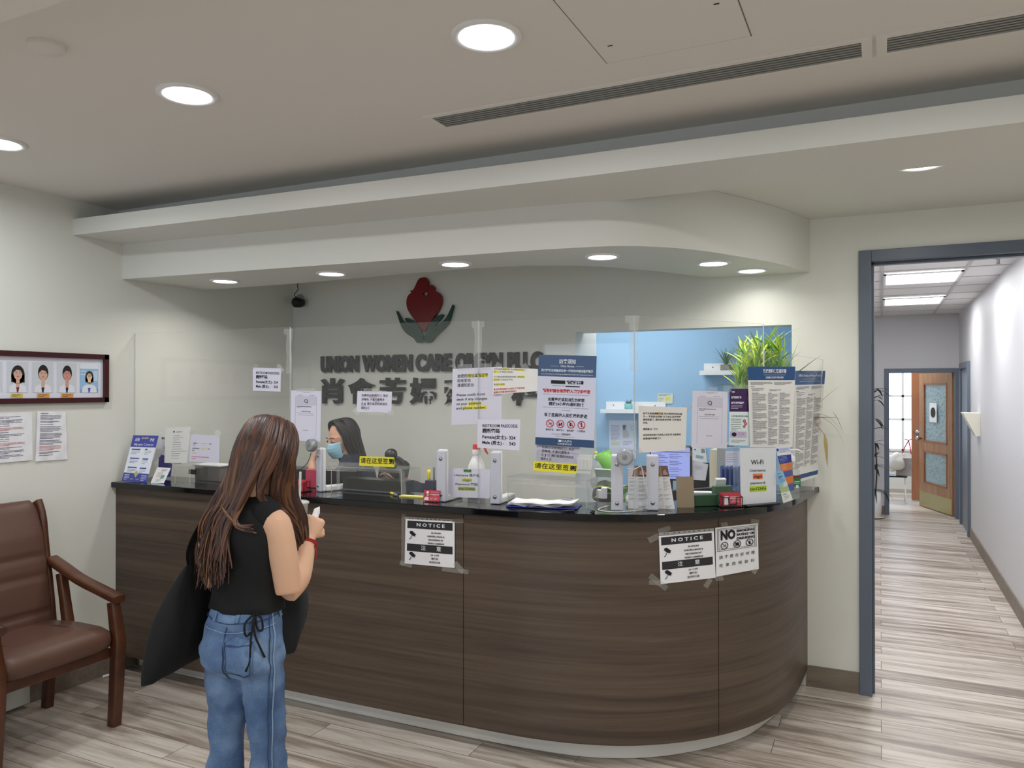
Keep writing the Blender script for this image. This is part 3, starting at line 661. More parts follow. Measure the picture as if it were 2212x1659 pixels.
p.text('請告知前台有關個人資料的變更', 63.5, 77, 8, RED, 'CENTER', bold=.3, width=104); p.text('Please inform our front desk staff if there is any change of your personal information', 63.5, 84, 2.2, ink(90, 90, 100), 'CENTER', width=100)
p.text('如需更改或取消預約時間', 63.5, 95.5, 8, ink(50, 52, 60), 'CENTER', bold=.18, width=79); p.text('請於24小時內通知我們', 63.5, 105, 8, ink(50, 52, 60), 'CENTER', bold=.18, width=75); p.text('Please contact us at least 24 hours in advance to cancel or reschedule your appointment', 63.5, 112, 2.2, ink(90, 90, 100), 'CENTER', width=98); p.text('(ext. may apply)', 63.5, 117.5, 2.4, ink(90, 90, 100), 'CENTER', width=18)
p.text('為了您與他人的健康和舒適', 63.5, 129, 8.6, ink(50, 52, 60), 'CENTER', bold=.18, width=94)
for i in range(4): nosym(p, 30+i*22.8, 147, 8, i, RED)
for i, t in enumerate(('請勿吸煙', '請勿飲食', '請勿喧嘩', '保持整潔')): p.text(t, 30+i*22.8, 160.5, 4.2, ink(70, 72, 84), 'CENTER', bold=.08, width=17)
p.text('謝謝合作', 56, 169, 4.6, ink(60, 62, 70), bold=.1, width=19); p.rect(34, 167.2, 20, 3, ink(190, 190, 200), 3); p.text('Thank you for your cooperation', 63.5, 174, 2.3, ink(90, 90, 100), 'CENTER', width=41)
p.text('CAIPA', 68, 183.5, 6.5, WH, 'CENTER', width=22); p.rect(50, 181, 6, 4.5, WH, 3); p.text('亞美醫師協會', 63.5, 189.5, 4.2, WH, 'CENTER', width=31)
sheet('notice_board', 'tall blue and lavender visitor notice with four red prohibition symbols', S, p, ((1164, 766), (1289, 769), (1283, 968), (1156, 960)), SP3, mat('notice_lavender', (206, 208, 226), .3), off=.012, thick=.003)
# --- privacy practice posters at the right end
M_hb = mat('poster_blue_print', (38, 82, 134), .35)
def hipaa(zh, seed, nl):
    p = Page(100, 172); g = ink(110, 110, 118)
    p.rect(0, 0, 100, 29, M_hb)
    if zh: p.text('醫療資料保密通知書', 57, 10, 9, WH, 'CENTER', bold=.2, width=49); p.rect(34, 17.5, 46, .4, WH, 3); p.text('私隱權保障及健康資料通知', 57, 23.5, 4.6, WH, 'CENTER', bold=.08, width=38)
    else: p.text('HIPAA Notice of Privacy Practice', 50, 10, 7, WH, 'CENTER', bold=.06, width=76); p.rect(26, 17, 50, .4, WH, 3); p.text('This notice describes how medical information about you may be used', 50, 22, 3, WH, 'CENTER', width=68)
    p.lines(5, 33, 48, 3, 2.3, g, seed=seed); p.lines(56, 33, 40, 3, 2.3, g, seed=seed+1)
    p.lines(5, 42, 9, 1, 2, DB, th=1.2, last=1); p.lines(6, 45.5, 48, 1, 2, DB, last=.6); p.lines(8, 49, 26, 2, 2.3, g, seed=7); p.lines(46, 49, 26, 2, 2.3, g, seed=8)
    for c, x in enumerate((8, 43, 68)):
        rnd = random.Random(seed*10+c); y = 56
        p.rect(x-1.8, 55, .25, nl, ink(190, 190, 200), 2)
        while y < 56+nl-4:
            k = rnd.randint(4, 9)
            p.lines(x, y, (33, 22, 25)[c], 1, 2, DB if zh else g, th=1.0, last=rnd.uniform(.25, .5)); y += 2.3
            k = min(k, int((56+nl-2-y)/2.2)); 
            if k < 1: break
            p.lines(x, y, (33, 22, 25)[c], k, 2.2, g, th=.85, seed=rnd.randint(0, 9999)); y += 2.2*k+.9
    return p
pz = hipaa(True, 3, 114); pe = hipaa(False, 5, 150); pe.h = 232; pe.rect(0, 217, 100, 9, M_hb)
for vs, fs, m in pe.F[:2]: pass
scr5 = screen(PA5, PB5, ZT, at(1657, 768, t=3.6).z if 0 else 1.835, 'low clear acrylic sheet at the rounded right end of the desk', 1.80, topshift=(.05, .0))
def S5b(u, v, off):
    return hit(u, v, PA5, PB5, off+.03)
sheet('poster', 'white privacy practice poster in English, farther right with blue header', 'poster', pe, ((1718, 801), (1783, 801), (1766, 1030), (1712, 1045)), S5b, LAV2, off=.004)
sheet('poster', 'white privacy practice poster in Chinese, overlapping the English one', 'poster', pz, ((1615, 792), (1718, 792), (1712, 966), (1620, 966)), flat((-.62, 3.80), (-.42, 4.08)), LAV2, off=.004)
# purple mask flyer
PUR = mat('purple_print', (62, 26, 84), .35); p = Page(46, 124); p.rect(0, 0, 46, 50, PUR); p.text('CDI', 5, 7, 4, WH, bold=.2, width=6); p.text('免費面罩及消毒', 4, 19, 5, WH, bold=.25, width=22); p.text('免費新冠疫苗接種', 4, 31, 5, WH, bold=.25, width=28); p.lines(4, 36, 26, 3, 3.2, WH, th=.7)
p.poly([(46, 2), (41, 10), (39, 22), (41, 34), (46, 46)], ink(120, 92, 84), 3); p.text('保護自己預防感染', 4, 60, 3.6, ink(60, 90, 90), bold=.08, width=37); p.lines(4, 66, 24, 7, 3.9, ink(60, 70, 80), th=1); 
for a, b, r in ((34, 70, 3.5), (37, 76, 3.5), (34, 82, 3)): p.ring(a, b, r*.4, r, ink(190, 60, 70), n=7)
p.rect(2, 93, 38, 14, ink(204, 190, 216), 2); p.poly([(6, 97), (12, 95), (17, 98), (16, 103), (11, 105), (6, 102)], K, 3); p.lines(21, 95.5, 14, 3, 3.7, ink(90, 60, 120), th=1); p.lines(4, 112, 34, 3, 2.2, ink(140, 140, 140), th=.7)
sheet('flyer', 'narrow purple and white mask flyer left of the privacy poster', 'flyer', p, ((1576, 840), (1622, 840), (1618, 963), (1575, 962)), SP4, mat('flyer_paper', (226, 238, 238), .5), off=.01, tapes=((1562, 840, 1580, 840, .03),))
# --- notices on the desk front
M_bgr = mat('notice_dark_print', (44, 44, 47), .6)
def cctv():
    p = Page(100, 90)
    for y, h in ((3, 15), (49, 15)):
        p.rect(4, y, 92, h, M_bgr)
    p.text('N O T I C E', 51, 10.5, 9, WH, 'CENTER', bold=.3, width=57); p.text('注', 32, 56.5, 10, WH, bold=.1); p.text('意', 63, 56.5, 10, WH, bold=.1)
    for i, (t, w) in enumerate((('24 HOURS', 20), ('SURVEILLANCE &', 35), ('RECORDING BY', 30), ('VIDEO CAMERAS', 34))): p.text(t, 62, 25+i*6.9, 4, K, 'CENTER', bold=.14, width=w)
    for i, (t, w) in enumerate((('24 小时', 17), ('摄像机', 14), ('监控和记录', 22))): p.text(t, 60, 69+i*7, 4.4, K, 'CENTER', bold=.06, width=w)
    for y in (24, 66):
        p.poly([(9, y), (14, y-1), (22, y+6), (16, y+10), (9, y+4)], K, 3); p.ring(19, y+9, .1, 1.3, K); p.bar(12.5, y+9, 12, y+13, 1.2, K, 3); p.bar(12, y+13, 8.5, y+16, 1.2, K, 3)
    return p
def sleeve(corners, name, label):
    """clear punched plastic pocket edge above the sheet"""
    p = Page(100, 7)
    for x in (9, 15, 27, 36, 46, 54, 63, 72, 82, 90): p.rect(x, 2.4, 2.6, 2, ink(30, 28, 28), 2)
    return p
def add_sleeve(par, corners):
    o = sheet('plastic_sleeve', None, None, sleeve(0, 0, 0), corners, DESKF, mat('sleeve_plastic', (190, 190, 190), .25, alpha=.6), off=.003, parent=par)
    return o
o = sheet('paper_sign', 'surveillance notice taped on the desk front near the customer', S, cctv(), ((876, 1121), (982, 1127), (982, 1227), (874, 1217)), DESKF, tm_=M_taped, nx=14, lift=.0007, group='surveillance notices on the desk front', tapes=((872, 1110, 871, 1222, .02), (864, 1215, 890, 1222, .02), (982, 1215, 1001, 1236, .025), (955, 1229, 1012, 1236, .02), (975, 1126, 1002, 1125, .02)))
add_sleeve(o, ((874, 1116), (977, 1122), (977, 1127), (874, 1122)))
o = sheet('paper_sign', 'surveillance notice taped on the rounded desk front, left of the no smoking sheet', S, cctv(), ((1423, 1158), (1542, 1147), (1546, 1248), (1427, 1262)), DESKF, tm_=M_taped, nx=14, lift=.0007, group='surveillance notices on the desk front', tapes=((1401, 1168, 1422, 1158, .025), (1404, 1243, 1440, 1272, .025), (1402, 1258, 1428, 1260, .02), (1523, 1268, 1534, 1250, .025), (1422, 1148, 1448, 1140, .02)))
add_sleeve(o, ((1423, 1151), (1542, 1141), (1542, 1147), (1423, 1157)))
p = Page(100, 118)
for m_, l in ((0, 0), (3.5, 0)):
    for b in ((4+m_, 4+m_, 92-2*m_, .9), (4+m_, 58-m_, 92-2*m_, .9), (4+m_, 4+m_, .9, 54-2*m_), (95-m_, 4+m_, .9, 54-2*m_+.9)): p.rect(*b, K, 2)
p.text('NO', 12, 22, 27, K, bold=1.5, width=35, vs=1.1); p.text('SMOKING', 50, 14, 9, K, bold=.45, width=42, vs=.9); p.text('EATING OR', 50, 23.5, 9, K, bold=.45, width=42, vs=.9); p.text('DRINKING', 50, 33, 9, K, bold=.45, width=42, vs=.9)
for x, k_ in ((21, 0), (51, 4), (80, 5)): nosym(p, x, 46, 8.5, k_, K)
for i, t in enumerate('請不要在診所裡'): p.text(t, 8+i*12.5, 74, 9, ink(50, 50, 52), bold=.05)
for i, t in enumerate('吃東西喝飲料'): p.text(t, 8+i*14.8, 94, 9, ink(50, 50, 52), bold=.05)
sheet('paper_sign', 'no smoking, eating or drinking sheet on the rounded desk front', S, p, ((1545, 1140), (1637, 1130), (1639, 1229), (1547, 1246)), DESKF, tm_=M_taped, off=.003, nx=14, lift=.0007, tapes=((1545, 1248, 1562, 1246, .03), (1625, 1237, 1634, 1222, .03), (1622, 1128, 1640, 1130, .03), (1558, 1134, 1572, 1132, .02)))
# --- sheets on the left part
p = Page(100, 62); 
for y, seg in ((26, ((10, 12, K), (22, 8, YEL2), (36, 20, YEL2), (64, 8, GREYI))), (32, ((10, 6, GREYI),)), (42, ((8, 24, GREYI), (38, 18, YEL2), (60, 8, GREYI))), (48, ((8, 7, GREYI),)), (57, ((8, 14, YEL2),)), (68, ((8, 58, PINKI),)), (74, ((8, 14, PINKI),))):
    for x, w, m_ in seg: p.rect(x, y, w, 2.4, m_)
p.h = 84
sheet('paper_sign', 'white sheet with yellow highlights on left screen above the printer', S, p, ((413, 938), (475, 941), (473, 1000), (408, 996)), SP1, LAV, tapes=((409, 935, 420, 933, .03), (466, 931, 475, 940, .03)))
p = Page(60, 100); p.text('natera', 26, 12, 7, GREYI, width=14); p.rect(19, 9, 4, 5, GREYI)
for i, (x, w) in enumerate(((20, 16), (18, 26), (20, 16), (20, 20), (18, 22), (18, 22), (18, 26), (16, 40), (18, 22), (16, 22), (18, 20))): p.rect(x, 22+i*6.4, w, 1, GREYI)
sheet('paper_sign', 'slanted white letter behind the purple brochure on the left screen', S, p, ((357, 925), (412, 922), (404, 1000), (355, 1000)), SP1, LAV2)
# --- small Wi-Fi sheet between brackets
p = Page(92, 66); p.rect(34, 1.5, 17, 7, ink(84, 190, 120), 2); p.text('Wi-Fi', 42, 5, 7, ink(20, 60, 40), 'CENTER', bold=.4, width=17); p.text('Username 用户名:', 42, 15.5, 7, ink(50, 50, 56), 'CENTER', bold=.1, width=56)
p.rect(31, 22, 22, 8, YEL2, 2); p.text('obgyn', 42, 26, 7, ink(50, 60, 30), 'CENTER', bold=.12, width=19); p.text('Password 密码:', 42, 36, 7, ink(50, 50, 56), 'CENTER', bold=.1, width=50); p.rect(23, 42, 38, 8, ink(170, 184, 60), 2); p.text('xiao123456', 42, 46, 7, ink(40, 50, 20), 'CENTER', bold=.12, width=36)
sheet('paper_sign', 'small Wi-Fi name and password sheet standing between two white brackets', S, p, ((968, 1011), (1059, 1014), (1057, 1077), (966, 1073)), lambda u, v, off: at(u, v, y=3.235-off), LAV)
# --- portrait frame on the left wall
fr_ = thing('picture_frame', 'dark red wooden frame of five staff portraits on the left wall', 'picture frame', (XL, 2.4, 1.7))
def LW(m, y0, y1, z0, z1, t0, t1, mm): m.box(t0, t1, y0-2.4, y1-2.4, z0-1.7, z1-1.7, mm)
M_mah = mat('mahogany_frame', (64, 22, 24), .35)
m = MB(); y0, y1, z0, z1, w_ = 1.55, 3.003, 1.568, 1.841, .028
LW(m, y0, y1, z1-w_, z1, .001, .024, M_mah); LW(m, y0, y1, z0, z0+w_, .001, .024, M_mah); LW(m, y1-w_, y1, z0, z1, .001, .024, M_mah); LW(m, y0, y0+w_, z0, z1, .001, .024, M_mah)
m.build('frame', None, fr_); m = MB(); LW(m, y0+.02, y1-.02, z0+.02, z1-.02, .001, .008, mat('mount_board', (226, 226, 238), .6)); m.build('mount', None, fr_)
def portrait(u0, u1, v0, v1, hair, skin, coat, inner, long, cartoon=False):
    p = Page(60, 84); bgm = ink(206, 210, 216) if not cartoon else ink(150, 190, 226)
    p.rect(0, 0, 60, 84, bgm, 1)
    if cartoon:
        p.rect(0, 0, 60, 14, ink(226, 232, 238), 2); p.rect(0, 74, 60, 10, ink(120, 170, 216), 2); p.rect(2, 20, 18, 2, WH, 2); p.rect(2, 30, 18, 2, WH, 2); p.rect(44, 20, 14, 30, ink(190, 214, 236), 2)
    cx = 31; hs = 1 if not cartoon else .72; hy = 31 if not cartoon else 34
    if long: p.disc(cx, hy+5, 19*hs, hair, lift=2, ry=26*hs); p.rect(cx-19*hs, hy+4, 38*hs, 22*hs, hair, 2)
    else: p.disc(cx, hy-2, 15*hs, hair, lift=2, ry=22*hs)
    p.poly([(6, 84), (8, 68), (22, 60), (38, 60), (52, 66), (56, 84)], coat, 3); p.poly([(24, 60), (37, 60), (33, 76), (29, 76)], skin, 4); p.poly([(26, 70), (35, 70), (32, 84), (28, 84)], inner, 5)
    p.rect(cx-5, hy+12*hs, 10, 16*hs, skin, 4); p.disc(cx, hy+2, 12.5*hs, skin, lift=5, ry=17*hs)
    p.poly([(cx-13*hs, hy), (cx-12*hs, hy-12*hs), (cx, hy-18*hs), (cx+12*hs, hy-12*hs), (cx+13*hs, hy+4), (cx+7*hs, hy-7*hs), (cx-4*hs, hy-9*hs)], hair, 6)
    for s_ in (-1, 1): p.disc(cx+s_*4.8*hs, hy, 1.7*hs, K, lift=7, ry=.9*hs, n=10); p.bar(cx+s_*2.6*hs, hy-3.4*hs, cx+s_*7*hs, hy-3.4*hs, .7, K, 7)
    p.disc(cx, hy+5*hs, 1.2, ink(190, 130, 110), lift=7, ry=.8, n=8); p.disc(cx, hy+9.5*hs, 3.2*hs, ink(160, 60, 66), lift=7, ry=1.0*hs, n=12)
    if cartoon:
        for s_ in (-1, 1): p.ring(cx+s_*4.8*hs, hy, 2.4, 3.1, K, lift=8)
        p.poly([(14, 62), (48, 62), (46, 70), (16, 70)], WH, 6)
    return sheet('portrait', None, None, p, ((u0, v0[0]), (u1, v0[1]), (u1, v1[1]), (u0, v1[0])), lambda u, v, off: at(u, v, x=XL+.010+off), ink(240, 240, 244), off=.0, lift=.0002, parent=fr_)
HB, HB2 = ink(40, 32, 32), ink(64, 40, 34); SK, SK2 = ink(214, 172, 152), ink(206, 148, 134); CT = ink(226, 228, 238)
portrait(-44, 5, (779, 781), (846, 846), HB, SK, CT, RED, True)
portrait(15, 61, (780, 782), (847, 848), HB, SK, CT, ink(130, 40, 50), True)
portrait(70, 115, (782, 783), (848, 848), HB, SK, CT, ink(30, 34, 44), False)
portrait(124, 165, (783, 785), (848, 848), HB, SK2, CT, ink(26, 26, 26), False)
portrait(173, 212, (786, 787), (848, 848), HB2, ink(236, 200, 170), WH, ink(60, 90, 190), True, True)
for (u, c_) in ((23, (222, 196, 96)), (80, (226, 164, 84)), (132, (224, 160, 86))):
    p = Page(27, 9); p.lines(3, 2.5, 21, 2, 3, K, th=1, seed=u)
    sheet('name_label', None, None, p, ((u, 850), (u+27, 850), (u+26, 859), (u, 859)), lambda u, v, off: at(u, v, x=XL+.010+off), ink(*c_), off=0, parent=fr_)
# --- letters taped on the left wall
for cs, lab, nl, sd in (((( -40, 893), (69, 890), (71, 994), (-42, 1004)), 'wrinkled typed letter on left wall, the one cut by the picture edge', 36, 4), (((81, 888), (142, 890), (146, 992), (76, 997)), 'wrinkled typed letter on left wall, right of the other letter', 40, 9)):
    p = Page(70, 100); 
    p.lines(8 if cs[0][0] > 0 else 5, 4, 20, 1, 2, K, th=1, last=1)
    y = 8; rnd = random.Random(sd)
    while y < 92: k = rnd.randint(1, 5); p.lines(8, y, 52, k, 2.5, ink(96, 96, 120) if rnd.random() < .8 else ink(190, 110, 120), th=1.0, seed=rnd.randint(0, 999)); y += 2.5*k+1.6
    o = sheet('letter', lab, 'letter', p, cs, lambda u, v, off: at(u, v, x=XL+off+.004+.003*sin(u*.21)*sin(v*.13)), M_paper, off=.003, nx=14, ny=14)
    o['group'] = 'typed letters on the left wall'
# ================================================================= wall letters and emblem
M_let = mat('charcoal_letters', (24, 31, 34), .35); M_red = mat('emblem_red', (122, 20, 28), .3); M_grn = mat('emblem_green', (14, 66, 56), .3)
def word(txt, x0, x1, z0, z1, label, bold, name='wall_lettering', grp=None, dy=.018):
    """raised letters standing off the wall; every character stays inside the one word"""
    vs, fs = text_geo(txt, 1, bold, res=4)
    xs = [p[0] for p in vs]; ys = [p[1] for p in vs]; a, b, c, d = min(xs), max(xs), min(ys), max(ys)
    q = [(x0+(x-a)/(b-a)*(x1-x0), z0+(y-c)/(d-c)*(z1-z0)) for x, y in vs]; n = len(q)
    cx, cz = (x0+x1)/2, (z0+z1)/2; mb = MB(); V = [(x-cx, -dy, z-cz) for x, z in q]+[(x-cx, 0, z-cz) for x, z in q]
    from collections import Counter
    E_ = Counter(); 
    for f in fs:
        for i in range(len(f)): E_[(f[i], f[(i+1) % len(f)])] += 1
    side = [(a_, b_, b_+n, a_+n) for (a_, b_) in E_ if (b_, a_) not in E_]
    mb.add(V, list(fs)+side, M_let); o = mb.build(name, None, loc=(cx, YB-.012, cz), recalc=False)
    return tag(o, label, 'wall lettering', grp)
gz0, gz1 = 1.762, 1.886
def gx(u): return at(u, 790, y=YB-.03).x
for tx_, u0, u1, lab in (('UNION', 692, 773, 'raised dark word UNION, first of the English wall sign'), ('WOMEN', 781, 889, 'raised dark word WOMEN on the wall behind the desk'), ('CARE', 897, 974, 'raised dark word CARE on the wall behind the desk'), ('OBGYN', 983, 1084, 'raised dark word OBGYN half covered by taped sheets'), ('PLLC', 1095, 1171, 'raised dark word PLLC, last of the English wall sign')):
    word(tx_, gx(u0), gx(u1), gz0, gz1, lab, .06, grp='English words of the wall sign')
for i, (ch, u0, u1, lab) in enumerate((('肖', 692, 742, 'first Chinese character of the wall sign, above the payment sheet'), ('會', 751, 808, 'second Chinese character of the wall sign, roof shaped'), ('芳', 818, 874, 'third Chinese character of the wall sign behind a notice'), ('婦', 884, 943, 'fourth Chinese character of the wall sign, fully visible'), ('產', 954, 1010, 'fifth Chinese character of the wall sign, partly behind papers'), ('科', 1104, 1162, 'last Chinese character of the wall sign beside the blue notice'))):
    word(ch, gx(u0), gx(u1), 1.535, 1.722, lab, .03, grp='Chinese characters of the wall sign')
em = thing('heart_emblem', 'red heart with mother and child heads held by two green hands on wall', 'emblem', at(919, 668, y=YB-.012))
def E_(pts): return [((u-919)*.00372/1.06, -(v-668)*.00372/1.06) for u, v in pts]
def em_part(nm, pts, m, n=4, closed=True):
    P_ = [Vector((x, z, 0)) for x, z in E_(pts)]; q = spline(P_+[P_[0]], n)[:-1]; MB().prism([(p.x, p.y) for p in q], -.018, 0, m, axis='y').build(nm, None, em)
Z8 = lambda L_: [(620+x/3.814, 580+y/3.814) for x, y in L_]
em_part('heart', Z8([(1130, 98), (1160, 105), (1176, 135), (1172, 175), (1166, 205), (1140, 212), (1130, 222), (1150, 246), (1168, 225), (1172, 208), (1170, 182), (1185, 163), (1210, 160), (1230, 178), (1232, 204), (1262, 218), (1288, 245), (1293, 285), (1280, 330), (1240, 385), (1185, 445), (1140, 508), (1130, 508), (1085, 445), (1030, 385), (995, 335), (982, 290), (988, 245), (1005, 220), (1026, 205), (1014, 190), (1040, 188), (1060, 160), (1080, 125), (1100, 103)]), M_red, 3)
em_part('hand', Z8([(888, 338), (902, 345), (935, 400), (965, 435), (1000, 452), (1022, 468), (985, 430), (970, 405), (980, 396), (1035, 415), (1080, 450), (1115, 500), (1135, 560), (1138, 585), (1078, 588), (1050, 555), (990, 520), (945, 475), (915, 410)]), M_grn, 2)
em_part('hand', Z8([(1385, 313), (1393, 330), (1370, 400), (1345, 455), (1290, 505), (1230, 550), (1198, 587), (1140, 585), (1142, 545), (1165, 490), (1200, 430), (1260, 390), (1298, 382), (1305, 392), (1260, 440), (1232, 470), (1270, 452), (1320, 420), (1355, 370)]), M_grn, 2)
# light switch plate
t = thing('switch_plate', 'white light switch plate on wall behind the clear box', 'light switch', at(1263, 1003, y=YB))
q = at(1263, 1003, y=YB); q.z = at(1263, 1001, y=YB).z
MB().box(-.052, .052, -.008, -.0005, -.06, .06).build('plate', M_white, t, bevel=.002)
for k in range(4): MB().box(-.042+k*.0235, -.030+k*.0235, -.013, -.0085, -.035, .035).build('rocker', M_trimw, t)
# security camera
cp = at(654, 655, x=XL+.12); cp.y = min(cp.y, YB-.09)
t = thing('security_camera', 'black round security camera hanging in the corner behind the desk', 'camera', cp)
MB().lathe([(.001, .05), (.028, .048), (.037, .02), (.038, -.02), (.030, -.032), (.001, -.034)], m=M_black, n=24, axis='y').build('camera_head', None, t, rot=(0, 0, radians(-20)))
MB().lathe([(.016, -.0005), (.014, -.003), (.001, -.004)], c=(-.012, -.034, .0), m=mat('lens_glass', (40, 42, 48), .05), n=16, axis='y').build('lens', None, t)
MB().tube([(-.01, .03, .02), (-.03, .05, .03), (-.055, .066, .035)], .006, M_black, 8).build('bracket', None, t)
MB().lathe([(.04, 0), (.038, -.008), (.02, -.014), (.001, -.014)], c=(-.05, .088, .035), m=mat('clear_dome', (190, 190, 188), .2, alpha=.5), n=20, axis='y').build('mount_plate', None, t)
MB().tube(spline([(-.03, .05, .035), (-.05, .02, .06), (-.02, .03, .10), (-.035, .04, .13), (-.03, .05, .19)], 5), .003, M_black, 6).build('cable', None, t)

# ================================================================= things on the ledge
M_acr = clear_mat('clear_box_acrylic', .008, gl=.45)
def surf_tilt(yb, k, xr=0.0, x0=0.0):
    """leaning surface: y = yb + k*(z-ZT) + xr*(x-x0)"""
    def f(u, v, off):
        d = ray(u, v); t = (yb-off+k*(CAMH-ZT)-xr*x0)/(d.y-k*d.z-xr*d.x); return Vector((t*d.x, t*d.y, CAMH+t*d.z))
    return f
def leaflet(name, label, cat, page, corners, yb, k, base, xr=0., x0=0., thick=.0008, group=None, par=None):
    return sheet(name, label, cat, page, corners, surf_tilt(yb, k, xr, x0), base, thick=thick, group=group, off=.0, nx=3, ny=6, parent=par)
BLU = ink(74, 82, 168); p = Page(100, 170)
for b in ((0, 0, 100, 43), (0, 140, 100, 30)): p.rect(*b, BLU)
GO = ink(190, 178, 120); p.rect(0, 43, 100, 1.2, GO); p.rect(0, 139, 100, 1.2, GO)
p.text('近視', 12, 17, 12, WH, bold=.3, width=17); p.text('益中眼科', 36, 11, 8, GO, bold=.3, width=28); p.text('激控', 70, 17, 12, WH, bold=.3, width=17); p.text('Myopia Control', 50, 34, 12, WH, 'CENTER', bold=.1, width=74)
for x, y, w_ in ((8, 50, 34), (60, 49, 10), (10, 83, 36), (60, 84, 22), (10, 117, 36), (58, 118, 26)): p.rect(x, y, w_, 4.6, BLU); p.lines(x+1, y+8, w_ if w_ > 20 else 28, 3, 5.2, GREYI, th=1.4, seed=x)
p.lines(6, 146, 20, 4, 5.6, WH, th=2.2); p.lines(72, 146, 24, 4, 5.6, WH, th=2.2); p.poly([(49, 128), (58, 142), (50, 156), (41, 142)], GO, 4); p.rect(30, 160, 14, 2.5, GO, 3); p.rect(52, 160, 14, 2.5, GO, 3)
leaflet('brochure_stand', 'blue and white Myopia Control brochure leaning in holder at left counter end', 'brochure', p, ((288, 940), (343, 941), (317, 1042), (263, 1038)), 3.085, .28, ink(232, 236, 246), thick=.014, xr=.25, x0=-3.9)
p = Page(60, 170); p.rect(0, 0, 60, 9, ink(30, 22, 60)); p.text('NATERA WOMENS', 30, 4.5, 6, WH, 'CENTER', bold=.2, width=40); p.rect(0, 9, 60, 70, ink(226, 230, 240)); p.poly([(0, 66), (10, 76), (24, 79), (40, 76), (60, 66), (60, 170), (0, 170)], ink(60, 36, 140), 3)
p.disc(30, 24, 7, K, lift=4); p.poly([(22, 24), (18, 50), (26, 44)], K, 4); p.poly([(24, 34), (38, 36), (36, 60), (28, 72), (18, 60)], ink(226, 198, 194), 4); p.text('CDI', 26, 92, 6, WH, 'CENTER', bold=.2, lift=5); p.lines(18, 112, 20, 1, 3, WH, th=1.2, last=1); p.lines(12, 126, 34, 2, 5, WH, th=1.4)
p.F[-1:] = [([(x, y, 5) for x, y, z in vs], fs, m) for vs, fs, m in p.F[-1:]]
leaflet('brochure', 'purple brochure with pregnant woman photo behind the blue brochure stand', 'brochure', p, ((347, 944), (378, 945), (369, 1030), (340, 1030)), 3.27, .2, ink(60, 36, 140), thick=.02)
leaflet('brochure', 'white folded leaflet standing between the blue stand and purple brochure', 'brochure', Page(20, 60), ((344, 938), (350, 934), (347, 985), (332, 1000)), 3.22, .2, M_paper)
p = Page(60, 60); p.lines(24, 6, 26, 3, 4.5, GREYI, th=1.2); p.rect(12, 18, 22, 19, ink(226, 206, 196), 3); p.rect(32, 28, 16, 14, ink(120, 168, 170), 2); p.lines(18, 45, 24, 3, 4, GREYI, th=1)
leaflet('brochure', 'small white leaflet with teal block leaning beside the clear card box', 'brochure', p, ((340, 1009), (369, 1011), (354, 1044), (325, 1043)), 3.105, .5, ink(236, 238, 240), thick=.004)
def acrylic_box(name, label, cat, x0, x1, y0, y1, z0, z1, m=M_acr, th=.003, top=True, front=True, rz=0):
    c_ = Vector(((x0+x1)/2, (y0+y1)/2, z0)); t = thing(name, label, cat, c_, rz); a, b, h = (x1-x0)/2, (y1-y0)/2, z1-z0
    MB().box(-a, -a+th, -b, b, 0, h).build('side_wall', m, t); MB().box(a-th, a, -b, b, 0, h).build('side_wall', m, t)
    MB().box(-a+th, a-th, b-th, b, 0, h).build('back_wall', m, t)
    if top: MB().box(-a+th, a-th, -b, b-th, h-th, h).build('lid', m, t)
    if front: MB().box(-a+th, a-th, -b, -b+th, 0, h*.45).build('front_wall', m, t)
    e = MB()
    for x in (-a, a-th): e.box(x, x+th, -b-.0012, -b, 0, h, M_edge)
    e.box(-a, a, -b-.0012, -b, h-th, h, M_edge); e.build('edge_line', None, t)
    return t
cb = acrylic_box('card_box', 'empty clear acrylic card box on left ledge before the grey printer', 'acrylic box', -3.62, -3.50, 3.13, 3.25, ZT+.001, ZT+.092)
MB().box(-.02, .035, .0, .004, .05, .078).build('card', M_black, cb)
# box of labels with flat tray on top
t = thing('label_box', 'grey box with white lid edge behind the clear card box', 'box', (-3.60, 3.345, ZT+.001))
MB().box(-.06, .14, -.04, .06, 0, .085).build('body', mat('warm_grey_box', (112, 104, 100), .5), t, bevel=.003); MB().box(-.07, .15, -.05, .07, .0855, .094).build('lid', M_white, t, bevel=.002)
pg = Page(30, 12); pg.rect(3, 4, 7, 4, ink(150, 50, 50), 2); pg.rect(12, 3, 15, 5, ink(110, 140, 180), 2)
leaflet('sticker_card', 'tiny white card with red and blue print on the clear card box', 'card', pg, ((370, 994), (392, 994), (392, 1002), (370, 1002)), 3.27, 0, M_paper)
# printers and monitors behind the ledge
M_pr = mat('printer_grey', (70, 74, 80), .45); M_prd = mat('printer_dark', (28, 29, 32), .4); M_scr = mat('monitor_black', (16, 16, 18), .3)
t = thing('office_printer', 'wide dark grey printer with round emblem behind the left ledge', 'printer', (-3.52, 3.72, .761))
MB().rbox(-.33, .33, -.20, .20, 0, .30, .03).build('body', M_pr, t); MB().rbox(-.32, .32, -.19, .19, .3005, .385, .03).build('scanner_lid', mat('printer_lid_grey', (92, 96, 102), .4), t)
MB().box(-.30, .30, -.208, -.2005, .215, .262).build('paper_slot', M_black, t)
m = MB(); m.lathe([(.045, 0), (.045, -.003), (.0415, -.003), (.0415, 0)], c=(-.20, -.2005, .31), m=mat('emblem_ring', (150, 155, 160), .3), n=28, axis='y'); m.build('emblem', None, t)
vs, fs = text_geo('DELL', .03, .001, 'CENTER'); k_ = MB(); k_.add([(x-.20, -.2015, y+.31) for x, y in vs], fs, MATS['emblem_ring']); k_.build('emblem_letters', None, t, recalc=False)
